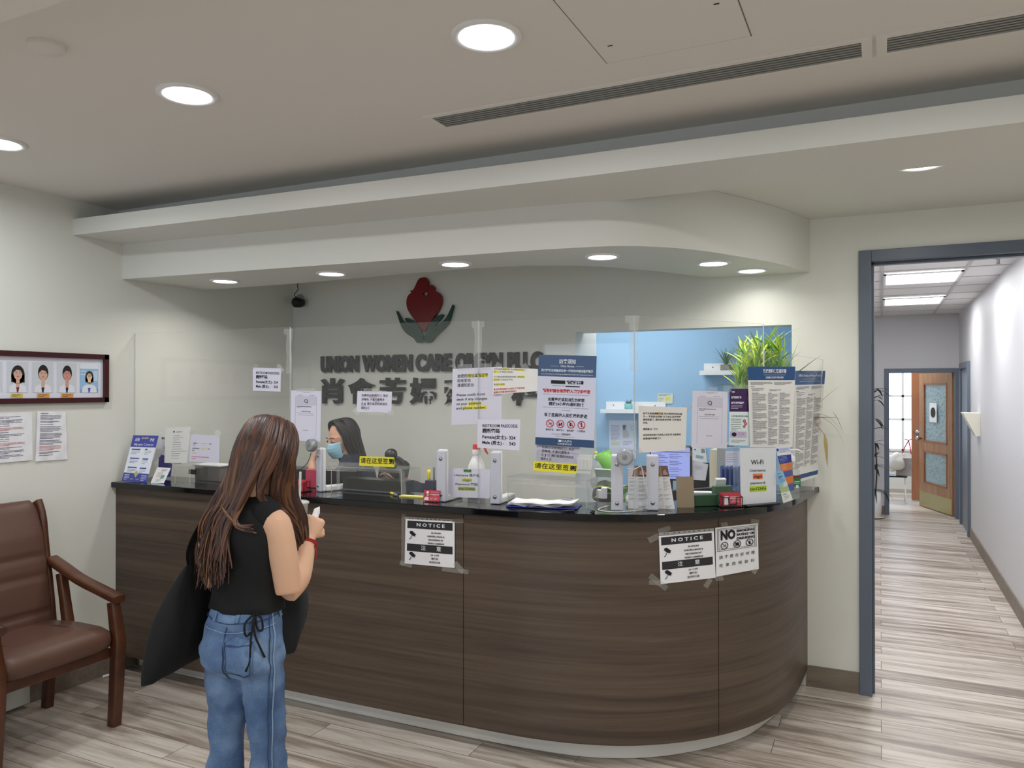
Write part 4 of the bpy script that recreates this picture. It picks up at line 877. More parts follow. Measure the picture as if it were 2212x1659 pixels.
def monitor(label, x, y, z, w, h, rz, screen=None, tilt=0):
    t = thing('computer_monitor', label, 'monitor', (x, y, z), rz)
    MB().rbox(-w/2, w/2, -.018, .018, .10, .10+h, .008).build('casing', M_scr, t)
    MB().box(-.02, .02, -.012, .012, .02, .13).build('stand', M_scr, t); MB().rbox(-.11, .11, -.09, .09, 0, .018, .02).build('foot', M_scr, t)
    return t
monitor('black monitor seen from behind beside the masked receptionist', -2.92, 3.535, .761, .50, .32, radians(8))
monitor('black monitor seen from behind, low at the right of the desk', -.88, 3.98, .761, .42, .27, radians(50))
# clear hood over the sign in tray
M_tray = mat('black_tray', (10, 10, 11), .25)
hb = acrylic_box('sign_in_hood', 'taped clear acrylic hood over black tray before the masked receptionist', 'acrylic box', -2.60, -2.16, 3.24, 3.42, ZT+.001, ZT+.135, top=True, front=False)
MB().box(-.20, .19, -.02, .07, .002, .065).build('document_tray', M_tray, hb, bevel=.002); MB().box(-.20, .19, -.03, -.021, .004, .010).build('tray_lip', mat('tray_lip', (90, 92, 96), .3), hb)
for pts, w_ in (([(-.27, -.094, .145), (.0, -.094, .150), (-.02, -.094, .15)][:2], .02), ([(-.17, -.0945, .14), (-.17, -.0945, .03)], .022), ([(-.22, -.093, .128), (.22, -.093, .128)], .02), ([(.222, -.093, .13), (.235, -.09, .01)], .03), ([(.1, -.095, .12), (.15, -.095, .085)], .006)):
    m = MB(); P_ = [Vector(a_) for a_ in pts]; d_ = (P_[1]-P_[0]).normalized(); s_ = Vector((0, 1, 0)).cross(d_)*w_/2; m.add([P_[0]+s_, P_[0]-s_, P_[1]-s_, P_[1]+s_], [(0, 1, 2, 3)]); m.build('tape', M_tape, hb)
hb2 = acrylic_box('sign_in_hood', 'taped clear acrylic hood below the blue visitor notice', 'acrylic box', -1.60, -1.20, 3.30, 3.46, ZT+.001, ZT+.125, top=True, front=False)
for z_, w_ in ((.125, .028), (.098, .016)): MB().box(-.21, .24, -.083, -.0815, z_-w_/2, z_+w_/2).build('tape', M_tape, hb2)
# highlighter on notepad
t = thing('highlighter', 'yellow highlighter pen lying left of the small notepad', 'pen', (-2.235, 3.275, ZT+.0075), radians(-38))
MB().lathe([(.004, 0), (.0065, .003), (.0065, .045), (.005, .05)], m=mat('highlighter_yellow', (240, 226, 60), .35), n=12, axis='x').build('barrel', None, t, loc=(-.04, 0, 0)); MB().lathe([(.0065, 0), (.0065, .045), (.003, .05)], m=mat('pen_grey', (120, 122, 128), .4), n=12, axis='x').build('cap', None, t, loc=(.012, 0, 0))
t = MB().box(-.075, .075, -.02, .02, 0, .006).build('notepad', mat('yellow_notes', (240, 228, 120), .6), loc=(-2.10, 3.262, ZT+.001), rot=(0, 0, radians(5))); tag(t, 'pale yellow sticky note pad lying on the black counter', 'notepad')
# business cards
RC = mat('red_card', (196, 60, 72), .5)
def card_page():
    p = Page(60, 38); p.disc(13, 8, 5, WH, ry=4); p.disc(13, 17, 5, ink(214, 176, 156), ry=6, lift=4); p.poly([(4, 36), (7, 25), (19, 25), (22, 36)], WH, 4); p.poly([(8, 12), (7, 24), (11, 22), (10, 12)], K, 5)
    p.lines(26, 6, 28, 1, 3, WH, th=1, last=1); p.lines(25, 14, 32, 1, 3, WH, th=2, last=1); p.lines(34, 19, 12, 1, 3, WH, th=1.2, last=1); p.lines(26, 27, 12, 2, 4, WH, th=1.4); p.lines(42, 27, 12, 2, 4, WH, th=1.4); return p
t = thing('card_stand', 'clear stand holding red business cards beside the dark pen cup', 'card holder', at(931, 1084, z=ZT+.001))
MB().box(-.036, .036, -.012, .03, 0, .004).build('base', M_acr, t); MB().box(-.036, .036, -.014, -.011, .004, .018).build('lip', M_acr, t)
leaflet('business_card', None, None, card_page(), ((917, 1058), (952, 1060), (948, 1083), (913, 1081)), t.location.y, .3, RC, thick=.008, par=t)
# pen cup
t = thing('pen_cup', 'dark purple pen cup behind the red business cards', 'pen cup', (-2.06, 3.36, ZT+.001))
m = MB(); m.rbox(-.028, .028, -.02, .02, 0, .075, .004); m.build('cup', mat('dark_purple_plastic', (44, 34, 70), .4), t)
def pen(name, label, x, y, z0, l, r, m1, m2, lean=.1, grp=None):
    t = thing(name, label, 'pen', (x, y, z0), 0, grp); t.rotation_euler = (lean, lean*.5, 0)
    MB().lathe([(r*.5, 0), (r, .004), (r, l*.65)], m=m1, n=12).build('barrel', None, t); MB().lathe([(r*1.08, l*.65+.0005), (r*1.08, l*.94), (r*.6, l)], m=m2, n=12).build('cap', None, t); return t
pen('highlighter', 'yellow highlighter standing in the dark purple cup', -2.075, 3.36, ZT+.077, .052, .0085, MATS['highlighter_yellow'], MATS['highlighter_yellow'], .03)
pen('ballpoint_pen', 'grey pen standing in the dark purple cup', -2.045, 3.36, ZT+.077, .068, .005, MATS['pen_grey'], MATS['pen_grey'], .04)
# spray bottle
t = thing('spray_bottle', 'white spray bottle with red nozzle behind the small Wi-Fi sheet', 'bottle', (-1.822, 3.40, ZT+.001))
MB().lathe([(.042, 0), (.045, .006), (.045, .13), (.040, .16), (.026, .19), (.018, .205), (.018, .212)], m=mat('milky_plastic', (232, 230, 232), .35), n=28).build('bottle', None, t)
MB().lathe([(.022, .2125), (.022, .232), (.019, .236)], m=mat('bottle_collar', (238, 226, 226), .35), n=24).build('collar', None, t)
m = MB(); RN = mat('nozzle_red', (228, 58, 44), .35); m.box(-.017, .017, -.011, .011, .2365, .262); m.box(-.014, .075, -.009, .009, .250, .264); m.build('nozzle', RN, t, bevel=.003); MB().tube([(.045, 0, .249), (.052, 0, .232), (.064, 0, .216)], [.006, .006, .004], RN, 8).build('trigger', None, t)
# clipboard
t = thing('clipboard', 'blue clipboard with curling white forms on the counter', 'clipboard', (-1.40, 3.27, ZT+.002), radians(12))
MB().rbox(-.165, .165, -.075, .085, 0, .004, .01).build('board', mat('clipboard_blue', (34, 44, 120), .35), t)
def curl(dx, dy, h, seed):
    vs = []; nx, ny = 12, 6; rnd = random.Random(seed)
    for j in range(ny+1):
        for i in range(nx+1):
            x = lerp(-.15, .15, i/nx)+dx; y = lerp(-.065, .075, j/ny)+dy; e = abs(i/nx-.5)*2
            vs.append((x, y, .006+h+.012*e**3*(1 if i > nx/2 else .4)+.003*sin(i*1.3+seed)))
    return vs, [(j*(nx+1)+i, j*(nx+1)+i+1, (j+1)*(nx+1)+i+1, (j+1)*(nx+1)+i) for j in range(ny) for i in range(nx)]
for k in range(4):
    vs, fs = curl(.004*k-.01, .003*k, .0035*k, k); MB().add(vs, fs, None, True).build('form_sheet', M_paper, t)
MB().box(.07, .12, .055, .08, .024, .03).build('clip', M_metal, t, bevel=.002)
def lying_pen(label, u, v, rz, l, m1, m2):
    t = thing('ballpoint_pen', label, 'pen', at(u, v, z=ZT+.006), rz, 'loose pens on the counter')
    MB().lathe([(.0012, 0), (.0042, .012), (.0045, l*.6)], m=m1, n=10, axis='x').build('barrel', None, t, loc=(-l/2, 0, 0)); MB().lathe([(.0052, 0), (.0052, l*.36), (.003, l*.4)], m=m2, n=10, axis='x').build('cap', None, t, loc=(l*.1, 0, 0))
lying_pen('dark purple pen lying before the blue clipboard', 1224, 1104, radians(42), .075, mat('pen_dark', (38, 36, 56), .35), MATS['pen_dark'])
lying_pen('pen with dark green end lying right of the blue clipboard', 1279, 1103, radians(-52), .06, MATS['pen_grey'], mat('pen_green_dark', (24, 60, 50), .35))
# leaflet rack between brackets
def fold(seed):
    p = Page(50, 110); rnd = random.Random(seed); p.rect(0, 0, 50, 27, ink(96, 70, 62)); p.poly([(0, 0), (14, 0), (10, 27), (0, 27)], ink(204, 196, 202), 2); p.poly([(16, 4), (22, 2), (24, 27), (15, 27)], ink(150, 110, 86), 3); p.poly([(28, 14), (36, 10), (44, 18), (46, 27), (26, 27)], ink(178, 128, 118), 4); p.rect(26, 23, 24, 4, ink(40, 28, 30), 5)
    for y in (31, 39, 48, 58, 72, 82): p.lines(3, y, 17, rnd.randint(1, 3), 2.6, GREYI, th=.8, seed=y); p.lines(25, y, 20, rnd.randint(2, 3), 2.6, GREYI, th=.8, seed=y+1)
    p.lines(25, 101, 20, 2, 3, GREYI, th=.8); return p
leaflet('leaflet', 'printed care leaflet with photo strip standing behind the white bracket pair', 'leaflet', fold(1), ((1357, 1006), (1402, 1006), (1402, 1102), (1356, 1101)), 3.385, .02, ink(226, 226, 230), xr=.2, x0=-1.0)
leaflet('leaflet', 'printed care leaflet leaning right of the white bracket pair', 'leaflet', fold(2), ((1416, 1006), (1442, 1006), (1458, 1100), (1419, 1102)), 3.43, .1, ink(230, 228, 230), xr=.4, x0=-.9)
leaflet('cardboard_backing', 'plain brown cardboard back of a standing leaflet on the counter', 'cardboard', Page(40, 70), ((1460, 1030), (1498, 1029), (1500, 1096), (1462, 1098)), 3.50, .05, mat('kraft_board', (150, 134, 110), .8), thick=.006, xr=.6, x0=-.82)
# red card holder
def wire_holder(label, loc, rz, s=1.0):
    t = thing('card_holder', label, 'card holder', loc, rz, 'black holders of red business cards'); B = M_black
    MB().box(-.055, .055, -.03, .045, 0, .004).build('tray', B, t, bevel=.001)
    m = MB(); 
    for x in (-.048, .048): m.tube([(x, -.022, .004), (x, -.022, .045), (x, .035, .055), (x, .035, .004)], .0022, B, 6)
    m.tube([(-.048, -.022, .045), (-.02, -.022, .045), (-.018, -.022, .012), (.018, -.022, .012), (.02, -.022, .045), (.048, -.022, .045)], .0022, B, 6); m.build('wire_frame', None, t)
    m = MB()
    for k in range(5): m.box(-.044, .044, -.018+k*.008, -.0135+k*.008, .006, .058+k*.001, RC)
    m.build('business_cards', None, t); k = MB()
    for z_, a_, b_ in ((.045, -.01, .035), (.038, -.01, .035), (.030, .0, .03), (.022, -.008, .035)): k.box(a_, b_, -.0185, -.0181, z_, z_+.002, WH)
    k.box(-.038, -.018, -.0185, -.0181, .012, .05, WH); k.build('card_print', None, t); return t
wire_holder('black wire holder of red cards between brown cardboard and Wi-Fi stand', at(1578, 1094, z=ZT+.001), radians(35))
wire_holder('black holder of red cards behind the customer hair', (-2.755, 3.165, ZT+.001), radians(5))
t = MB().rbox(-.035, .035, -.012, .012, 0, .035, .006).build('pink_case', mat('pink_case', (206, 62, 92), .4), loc=(-2.77, 3.28, ZT+.062)); 
bpy.data.objects.remove(t)
t = MB().rbox(-.04, .04, -.012, .012, 0, .10, .006).build('card_case', mat('pink_case2', (206, 62, 92), .4), loc=(-2.80, 3.33, ZT+.001)); tag(t, 'pink upright case behind the red cards near the customer hair', 'case')
# Wi-Fi stand
p = Page(78, 125); p.text('Wi-Fi', 38, 32, 15, bold=.15, ax='CENTER', width=27); p.text('Username:', 39, 50, 8.2, bold=.05, ax='CENTER', width=35); p.rect(28, 57, 21, 12, ink(226, 122, 76), 2); p.text('obgyn', 38.5, 63.5, 8.6, ink(60, 34, 30), 'CENTER', bold=.25, width=19)
p.text('password:', 39, 77.5, 8.2, bold=.05, ax='CENTER', width=33); p.rect(20.5, 84, 37, 12.5, ink(176, 204, 62), 2); p.text('xiao123456', 39, 90.5, 8.6, ink(40, 56, 30), 'CENTER', bold=.15, width=36)
S6 = flat((-.60, 3.62), (-.45, 3.80))
wf_ = sheet('wifi_sign_stand', 'white upright Wi-Fi username and password stand near the rounded counter end', S, p, ((1598, 968), (1676, 967), (1676, 1087), (1600, 1092)), S6, mat('stand_board', (218, 222, 228), .3), off=.0, thick=.004)
c_ = at(1641, 1092, z=ZT+.001); t = MB().box(-.09, .105, -.022, .03, 0, .008).build('stand_base', M_black, wf_, bevel=.002); t.location = Vector(c_)-Vector(wf_.location); t.rotation_euler = (0, 0, radians(50))
OR = ink(214, 122, 66); BL2 = ink(44, 62, 150); p = Page(50, 118); p.rect(0, 3, 50, 16, ink(206, 214, 236)); p.rect(2, 5, 7, 7, BL2, 3); p.lines(12, 6, 34, 4, 3, ink(120, 130, 180), th=1)
for y, h_, m_ in ((26, 24, BL2), (50, 23, OR), (73, 18, ink(86, 96, 160)), (91, 22, OR), (113, 22, ink(86, 96, 160))): p.rect(0, y, 50, h_, m_)
p.h = 135; p.lines(3, 29, 32, 5, 4, ink(190, 200, 230), th=.8); p.lines(3, 54, 24, 5, 3.6, ink(240, 210, 190), th=.8)
leaflet('flyer', 'tall blue and orange striped flyer right of the Wi-Fi stand', 'flyer', p, ((1675, 966), (1707, 963), (1716, 1058), (1700, 1064)), 3.90, .0, LAV2, xr=.9, x0=-.40)
p = Page(36, 76); SKY = ink(150, 200, 232); LG = ink(176, 206, 150); p.rect(0, 0, 36, 34, SKY); p.rect(0, 34, 36, 18, LG); p.rect(0, 52, 36, 22, ink(232, 240, 232)); p.lines(4, 5, 18, 1, 3, BL2, last=1); p.lines(4, 12, 24, 2, 3.5, BL2, th=1.6); p.lines(4, 20, 28, 3, 3, ink(90, 140, 180), th=1); p.poly([(20, 30), (36, 26), (36, 38), (14, 40)], ink(220, 228, 226), 3); p.text('Hello', 14, 57, 6, DB, 'CENTER', width=15); p.lines(8, 62, 20, 3, 3, GREYI, th=.8)
leaflet('flyer', 'light blue and green flyer curving down beside the Wi-Fi stand', 'flyer', p, ((1676, 1019), (1691, 1017), (1713, 1080), (1692, 1087)), 3.845, -.3, LAV2, xr=.9, x0=-.42)
# sanitizer
t = thing('sanitizer_bottle', 'clear hand sanitizer pump bottle with green label at the counter end', 'bottle', (-.395, 4.0, ZT+.001), radians(20))
MB().rbox(-.037, .037, -.028, .028, 0, .15, .02).build('bottle', clear_mat('sanitizer_gel', .10, (.95, .97, .97)), t); MB().lathe([(.034, .151), (.026, .166), (.014, .178), (.014, .185)], m=MATS['sanitizer_gel'], n=20).build('shoulder', None, t)
m = MB(); m.lathe([(.019, .1855), (.019, .203), (.013, .210), (.007, .212), (.006, .232), (.012, .236), (.012, .244), (.002, .246)], m=M_white, n=20); m.tube([(0, 0, .240), (.03, -.005, .241), (.045, -.008, .234)], [.006, .005, .004], M_white, 8); m.build('pump', None, t)
k = MB(); k.box(.0, .036, -.0295, -.0285, .065, .105, ink(40, 118, 70)); k.box(.0, .036, -.0295, -.0285, .1055, .118, ink(120, 60, 50)); k.box(.006, .032, -.0305, -.0296, .088, .091, WH); k.box(.004, .030, -.0305, -.0296, .08, .083, WH); k.box(.014, .026, -.0305, -.0296, .058, .072, WH); k.build('label', None, t)
t2 = acrylic_box('clear_tray', 'small clear acrylic tray at the counter end by the sanitizer', 'acrylic box', -.50, -.40, 3.90, 3.96, ZT+.001, ZT+.04, rz=radians(55))
# ================================================================= plants
GR = mat('leaf_green', (96, 150, 52), .45, var=.3, vscale=14); GRL = mat('leaf_lime', (184, 210, 84), .45, var=.2, vscale=10); GRD = mat('leaf_dark', (26, 44, 24), .4, var=.3); GRS = mat('leaf_sage', (84, 120, 84), .5, var=.2)
DRY = mat('dry_leaf', (176, 158, 104), .6, var=.2); STEM = mat('stem_green', (140, 176, 96), .45); CANE = mat('dark_stem', (58, 46, 34), .6)
def blade(mb, p, d, L_, w, droop=.6, m=None, n=7, fold_=.25, twist=0.0):
    """arching leaf: starts at p heading d, bends down by droop"""
    d = Vector(d).normalized(); q = Vector(p); side = d.cross(Vector((0, 0, 1)))
    side = (side if side.length > .1 else Vector((1, 0, 0))).normalized(); side = Matrix.Rotation(twist, 3, d) @ side
    vs = []; st = L_/n
    for i in range(n+1):
        t = i/n; ww = w*(.35+.65*min(1, t*4))*(1-t**2.2)*.5+.0004; up = side.cross(d).normalized()
        vs += [q-side*ww-up*ww*fold_*-1, q.copy(), q+side*ww+up*ww*fold_]
        d = (d+Vector((0, 0, -droop/n))).normalized(); q = q+d*st
    fs = []
    for i in range(n):
        a = 3*i; fs += [(a, a+1, a+4, a+3), (a+1, a+2, a+5, a+4)]
    mb.add(vs, fs, m, True)
# tall bamboo-like plant behind the posters
rnd = random.Random(11)
pt = thing('lucky_bamboo', 'tall lime green leafy bamboo plant rising behind the privacy posters', 'plant', (-.565, 4.22, ZT+.001))
MB().rbox(-.13, .10, -.11, .10, 0, .56, .02).build('clear_vase', clear_mat('vase_acrylic', .05), pt)
m = MB(); m.X = Matrix.Translation((-.015, -.005, 0))
for k in range(60):
    x, y = rnd.uniform(-.09, .09), rnd.uniform(-.08, .08); m.tube(spline([(x, y, .54-rnd.random()*.02), (x+rnd.uniform(-.03, .03), y+rnd.uniform(-.02, .02), .46), (x+rnd.uniform(-.04, .04), y, .38+rnd.uniform(0, .05))], 3), .0016, mat('pale_roots', (214, 200, 120), .7), 4)
m.build('roots', None, pt)
sp = 0
for k in range(30):
    x, y = rnd.uniform(-.13, .12), rnd.uniform(-.08, .08); h = rnd.uniform(.60, .78) if k > 2 else .80; lx, ly = rnd.uniform(-.04, .04), rnd.uniform(-.03, .03)
    m = MB(); m.tube([(x*.8, y*.8, .40), (x+lx*.3, y+ly*.3, .55), (x+lx, y+ly, h)], [.005, .0045, .003], STEM, 8); m.build('stem', None, pt)
    m = MB()
    for j in range(11):
        t_ = rnd.uniform(.3, 1); z = lerp(.50, h, t_); a = rnd.uniform(0, 2*pi); e = rnd.uniform(.5, 1.5)
        blade(m, (x*.85+lx*t_, y+ly*t_, z), (cos(a)*.8, sin(a)*.6, e+.3), rnd.uniform(.08, .15), rnd.uniform(.011, .02), rnd.uniform(.1, .9), GRL if rnd.random() < .75 else GR, twist=rnd.uniform(-.6, .6))
    m.build('leaves', None, pt)
m = MB()
blade(m, (.11, 0, .56), (1, -.1, .9), .24, .03, .12, GR, 9); blade(m, (.12, 0, .60), (.5, 0, 1.6), .22, .018, .25, GRL, 9); blade(m, (-.15, -.05, .40), (-1, -.3, .5), .18, .022, .9, GRL, 9); blade(m, (-.12, -.05, .38), (-1, -.2, .1), .14, .028, .3, GRL, 8); blade(m, (-.12, -.02, .55), (-1, 0, .5), .12, .03, .8, GR, 8)
m.build('long_leaves', None, pt)
m = MB()
for a in (((.24, .16, .42), (.7, .1, 1.0), .20, .016, .5), ((.22, .16, .40), (1, .1, .55), .22, .014, 2.2), ((.22, .14, .39), (1, 0, .45), .27, .012, 2.6), ((.23, .14, .38), (1, 0, .2), .15, .03, .3), ((.30, .12, .30), (.1, -.1, -1), .17, .026, .2), ((.34, .14, .42), (.6, .1, -.9), .13, .014, .8)):
    blade(m, a[0], a[1], a[2], a[3], a[4], DRY, 10)
m.tube(spline([(.11, .08, .50), (.17, .12, .44), (.24, .13, .38), (.30, .12, .30)], 4), .0018, DRY, 5)
m.build('dry_leaves', None, pt)
# shelves on the blue wall
YO = 5.948
def shelf(u0, u1, v, label):
    a, b = at(u0, v, y=YO-.11), at(u1, v, y=YO-.11); t = thing('wall_shelf', label, 'shelf', ((a.x+b.x)/2, YO, a.z)); w = (b.x-a.x)/2
    MB().box(-w, w, -.115, -.012, -.014, .0).build('board', M_white, t, bevel=.002); MB().box(-w+.01, w+.01, -.0115, -.0005, -.014, .075).build('back_rail', M_white, t); MB().box(-w, w, -.127, -.1155, -.014, .018).build('front_lip', M_white, t)
    for x in (-w*.7, w*.7): MB().lathe([(.006, 0), (.005, -.002), (.0005, -.002)], c=(x, -.0118, .045), m=mat('screw_grey', (120, 120, 124), .4), n=10, axis='y').build('screw', None, t)
    return t
sa = shelf(1298, 1428, 888, 'left floating white picture ledge on the blue wall'); sb = shelf(1512, 1665, 806, 'right floating white picture ledge on the blue wall, the higher one')
# succulent in teal pot
c = at(1358, 880, y=YO-.06); t = thing('succulent', 'small succulent in patterned teal pot on the left white shelf', 'plant', (c.x, YO-.065, sa.location.z+.001))
m = MB(); m.lathe([(.024, 0), (.032, .004), (.033, .055), (.029, .06), (.027, .052), (.001, .05)], m=mat('teal_pot', (120, 196, 190), .4, bump=.6, bscale=70), n=8); m.build('pot', None, t)
m = MB()
for k in range(14): a = k*2.4; blade(m, (.008*cos(a), .008*sin(a), .052), (cos(a), sin(a), .8+.3*(k % 3)), .032+.01*(k % 3), .012, .1, GRD if k % 2 else GRS, 5)
m.build('leaves', None, t)
c = at(1568, 800, y=YO-.06); t = thing('spider_plant', 'spider plant in small grey cube pot on the higher white shelf', 'plant', (c.x, YO-.065, sb.location.z+.001))
MB().rbox(-.034, .034, -.034, .034, 0, .062, .004).build('pot', mat('grey_pot', (140, 134, 130), .7), t); m = MB(); rnd = random.Random(5)
for k in range(26): a = rnd.uniform(0, 2*pi); blade(m, (.006*cos(a), .006*sin(a), .058), (cos(a), sin(a)*.45, rnd.uniform(.8, 3.2)), rnd.uniform(.10, .17), .011, rnd.uniform(.6, 1.7), GRS, 8)
m.build('leaves', None, t)
# office papers on the blue wall
OW = lambda u, v, off: at(u, v, y=YO-off)
p = Page(60, 88); p.rect(29, 7, 30, 34, ink(206, 214, 220)); p.disc(33, 14, 4, K, lift=3); p.poly([(30, 12), (35, 12), (36, 24), (30, 26)], K, 3); p.poly([(30, 22), (38, 20), (44, 34), (40, 40), (30, 40)], ink(190, 178, 170), 4); p.ring(52, 17, 4, 4.8, GREYI); p.lines(4, 12, 20, 12, 3, GREYI, th=.9); p.rect(4, 50, 18, 7, ink(200, 206, 160), 3); p.lines(30, 48, 22, 3, 3.2, GREYI, th=.9); p.lines(28, 68, 26, 3, 4, GREYI, th=.9)
sheet('poster', 'white poster with photo of a woman under the left white shelf', 'poster', p, ((1315, 908), (1376, 908), (1374, 992), (1317, 990)), OW, LAV)
p = Page(32, 22); p.rect(0, 0, 32, 22, ink(216, 216, 196), 1); p.lines(2, 2, 26, 2, 2, GREYI, th=1); p.rect(16, 8, 10, 7, YEL2, 3); p.lines(2, 9, 11, 4, 2.4, GREYI, th=.8)
sheet('note', 'small cream note with yellow square taped on the blue wall', 'note', p, ((1421, 850), (1454, 850), (1453, 872), (1420, 872)), OW, LAV2)
# office desk with monitor, papers, racks
od = thing('office_desk', 'white office desk inside the blue room beyond the counter', 'desk', (-1.05, 5.2, 0))
MB().box(-.68, .60, -.42, .30, .72, .75).build('desktop', M_white, od, bevel=.003)
for x in (-.66, .55): MB().box(x, x+.03, -.40, .28, .002, .7195).build('side_panel', M_white, od)
m_ = thing('computer_monitor', 'office monitor with lavender blue screen window behind the counter plants', 'monitor', at(1446, 1062, y=5.0), radians(6)); m_.location.z = .752
M_lcd = mat('lcd_lavender', (150, 160, 214), .4, emit=(128, 140, 205), es=.75)
h0 = at(1446, 1038, y=5.0).z-.752
MB().rbox(-.13, .145, 0, .03, h0, h0+.23, .01).build('casing', M_scr, m_); MB().box(-.12, .132, -.0015, -.0003, h0+.012, h0+.218).build('screen', M_lcd, m_)
k = MB(); k.box(-.12, .132, -.003, -.0017, h0+.185, h0+.19, ink(60, 90, 190)); 
for i in range(4): k.box(-.06+i*.04, -.028+i*.04, -.003, -.0017, h0+.196, h0+.214, ink(*((200, 150, 140), (140, 190, 170), (190, 196, 140), (190, 140, 190))[i]))
for i in range(14):
    if i % 4 == 3: continue
    k.box(-.11, -.05+.02*(i % 3), -.003, -.0017, h0+.17-i*.011, h0+.1725-i*.011, ink(80, 84, 140)); k.box(.0, .06+.02*(i % 2), -.003, -.0017, h0+.17-i*.011, h0+.1725-i*.011, ink(80, 84, 140))
k.build('screen_content', None, m_); MB().box(-.02, .02, .005, .025, .012, h0).build('stand', M_scr, m_); MB().rbox(-.1, .1, -.07, .09, 0, .012, .02).build('foot', M_scr, m_)
# document sorter, papers, beige folders, column
def upright(name, label, cat, u0, u1, v0, v1, y, m, thick=.02, rz=0, grp=None):
    a, b = at(u0, v1, y=y), at(u1, v0, y=y); c = ((a.x+b.x)/2, y, a.z); w = (b.x-a.x)/2; h = b.z-a.z
    o = MB().box(-w, w, 0, thick, 0, h).build(name, m, loc=c, rot=(0, 0, rz), bevel=.001); return tag(o, label, cat, grp)
upright('file_box', 'cream file box standing in the office left of the grey cabinet', 'box', 1533, 1549, 972, 1073, 4.95, mat('cream_card', (222, 214, 190), .7), .25)
upright('file_cabinet', 'light grey metal cabinet in the office behind the counter items', 'cabinet', 1549, 1568, 962, 1073, 4.9, mat('cabinet_grey', (158, 162, 164), .5), .3)
p = Page(30, 40); p.disc(7, 6, 2, BLU); p.rect(20, 2, 8, 12, ink(150, 140, 136), 2); p.poly([(8, 20), (24, 22), (22, 30), (7, 28)], ink(150, 170, 176), 2)
sheet('paper', 'white sheets with pictures pinned on blue wall beside the office monitor', 'paper', p, ((1494, 966), (1524, 968), (1528, 1000), (1496, 998)), OW, LAV2)
p = Page(36, 50); p.lines(8, 12, 18, 4, 3, GREYI, th=.8)
sheet('clipboard', 'white papers on dark clipboard leaning behind the office monitor', 'clipboard', p, ((1494, 993), (1530, 1003), (1524, 1038), (1492, 1036)), lambda u, v, off: at(u, v, y=5.05-off), LAV)
upright('clipboard_backing', 'dark board edge behind the white papers in the office', 'clipboard', 1492, 1532, 1000, 1075, 5.10, M_scr, .01)
BR = mat('blue_clear_plastic', (70, 96, 180), .3, alpha=.85)
rk = thing('leaflet_rack', 'blue clear plastic leaflet rack left of the Wi-Fi stand', 'rack', at(1580, 1050, y=4.5)); 
for i in range(5): MB().box(-.055+i*.024, -.046+i*.024, -.04, .04, .0, .115-.004*(i % 2)).build('divider', BR, rk)
MB().box(-.06, .06, -.04, .04, -.012, -.001).build('base', BR, rk); MB().box(-.06, .06, .0405, .044, -.012, .09).build('back', BR, rk)
b_ = at(1580, 1052, y=4.5).z; MB().box(-.07, .07, -.06, .06, -(b_-.765), -.0125).build('riser', M_white, rk)
p = Page(30, 60); p.rect(0, 2, 30, 9, ink(150, 186, 222)); p.lines(3, 17, 22, 3, 3, ink(190, 180, 170), th=1); 
for y in (28, 34, 40): p.lines(2, y, 26, 1, 2, ink(130, 136, 170), th=1, last=.9)
sheet('flyer', 'white flyer with light blue header behind the blue rack', 'flyer', p, ((1567, 966), (1598, 966), (1598, 1012), (1567, 1012)), lambda u, v, off: at(u, v, y=4.56-off), LAV)
ws = .761
def boxy(name, label, cat, loc, dims, m, rz=0, grp=None, rx=0):
    o = MB().rbox(-dims[0]/2, dims[0]/2, -dims[1]/2, dims[1]/2, 0, dims[2], min(dims[0], dims[1])*.12).build(name, m, loc=loc, rot=(rx, 0, rz)); return tag(o, label, cat, grp)
DG = mat('dark_green_card', (44, 76, 52), .5)
c = at(1522, 1096, z=ZT+.001); boxy('supply_box', 'dark green box right of the brown cardboard on the counter', 'box', (c.x-.01, c.y+.05, ZT+.001), (.12, .03, .052), DG, radians(38), 'green boxes on the counter')
c = at(1565, 1088, z=ZT+.001); boxy('supply_box', 'taller green packet behind the red card holder', 'box', (c.x-.03, c.y+.11, ZT+.001), (.10, .03, .07), mat('mid_green_card', (72, 106, 74), .5), radians(42), 'green boxes on the counter')
boxy('sample_box', 'white packet with teal window leaning above the green boxes', 'box', (-.72, 3.86, ZT+.03), (.055, .02, .075), mat('white_box_card', (222, 228, 224), .5), radians(40), None, .3)
c = at(1548, 1060, y=3.845); boxy('sample_box_insert', 'teal printed panel on the white packet above the green boxes', 'packet', (c.x, 3.835, c.z-.015), (.028, .002, .04), mat('teal_print', (80, 140, 144), .5), radians(40))
boxy('tissue_bundle', 'folded white papers behind the green boxes', 'paper', (-.80, 3.86, ZT+.001), (.10, .05, .03), M_paper, radians(20))
boxy('acrylic_stub', 'small clear acrylic holder between green packets and red cards', 'acrylic box', (-.69, 3.72, ZT+.001), (.03, .02, .055), M_acr, radians(40))
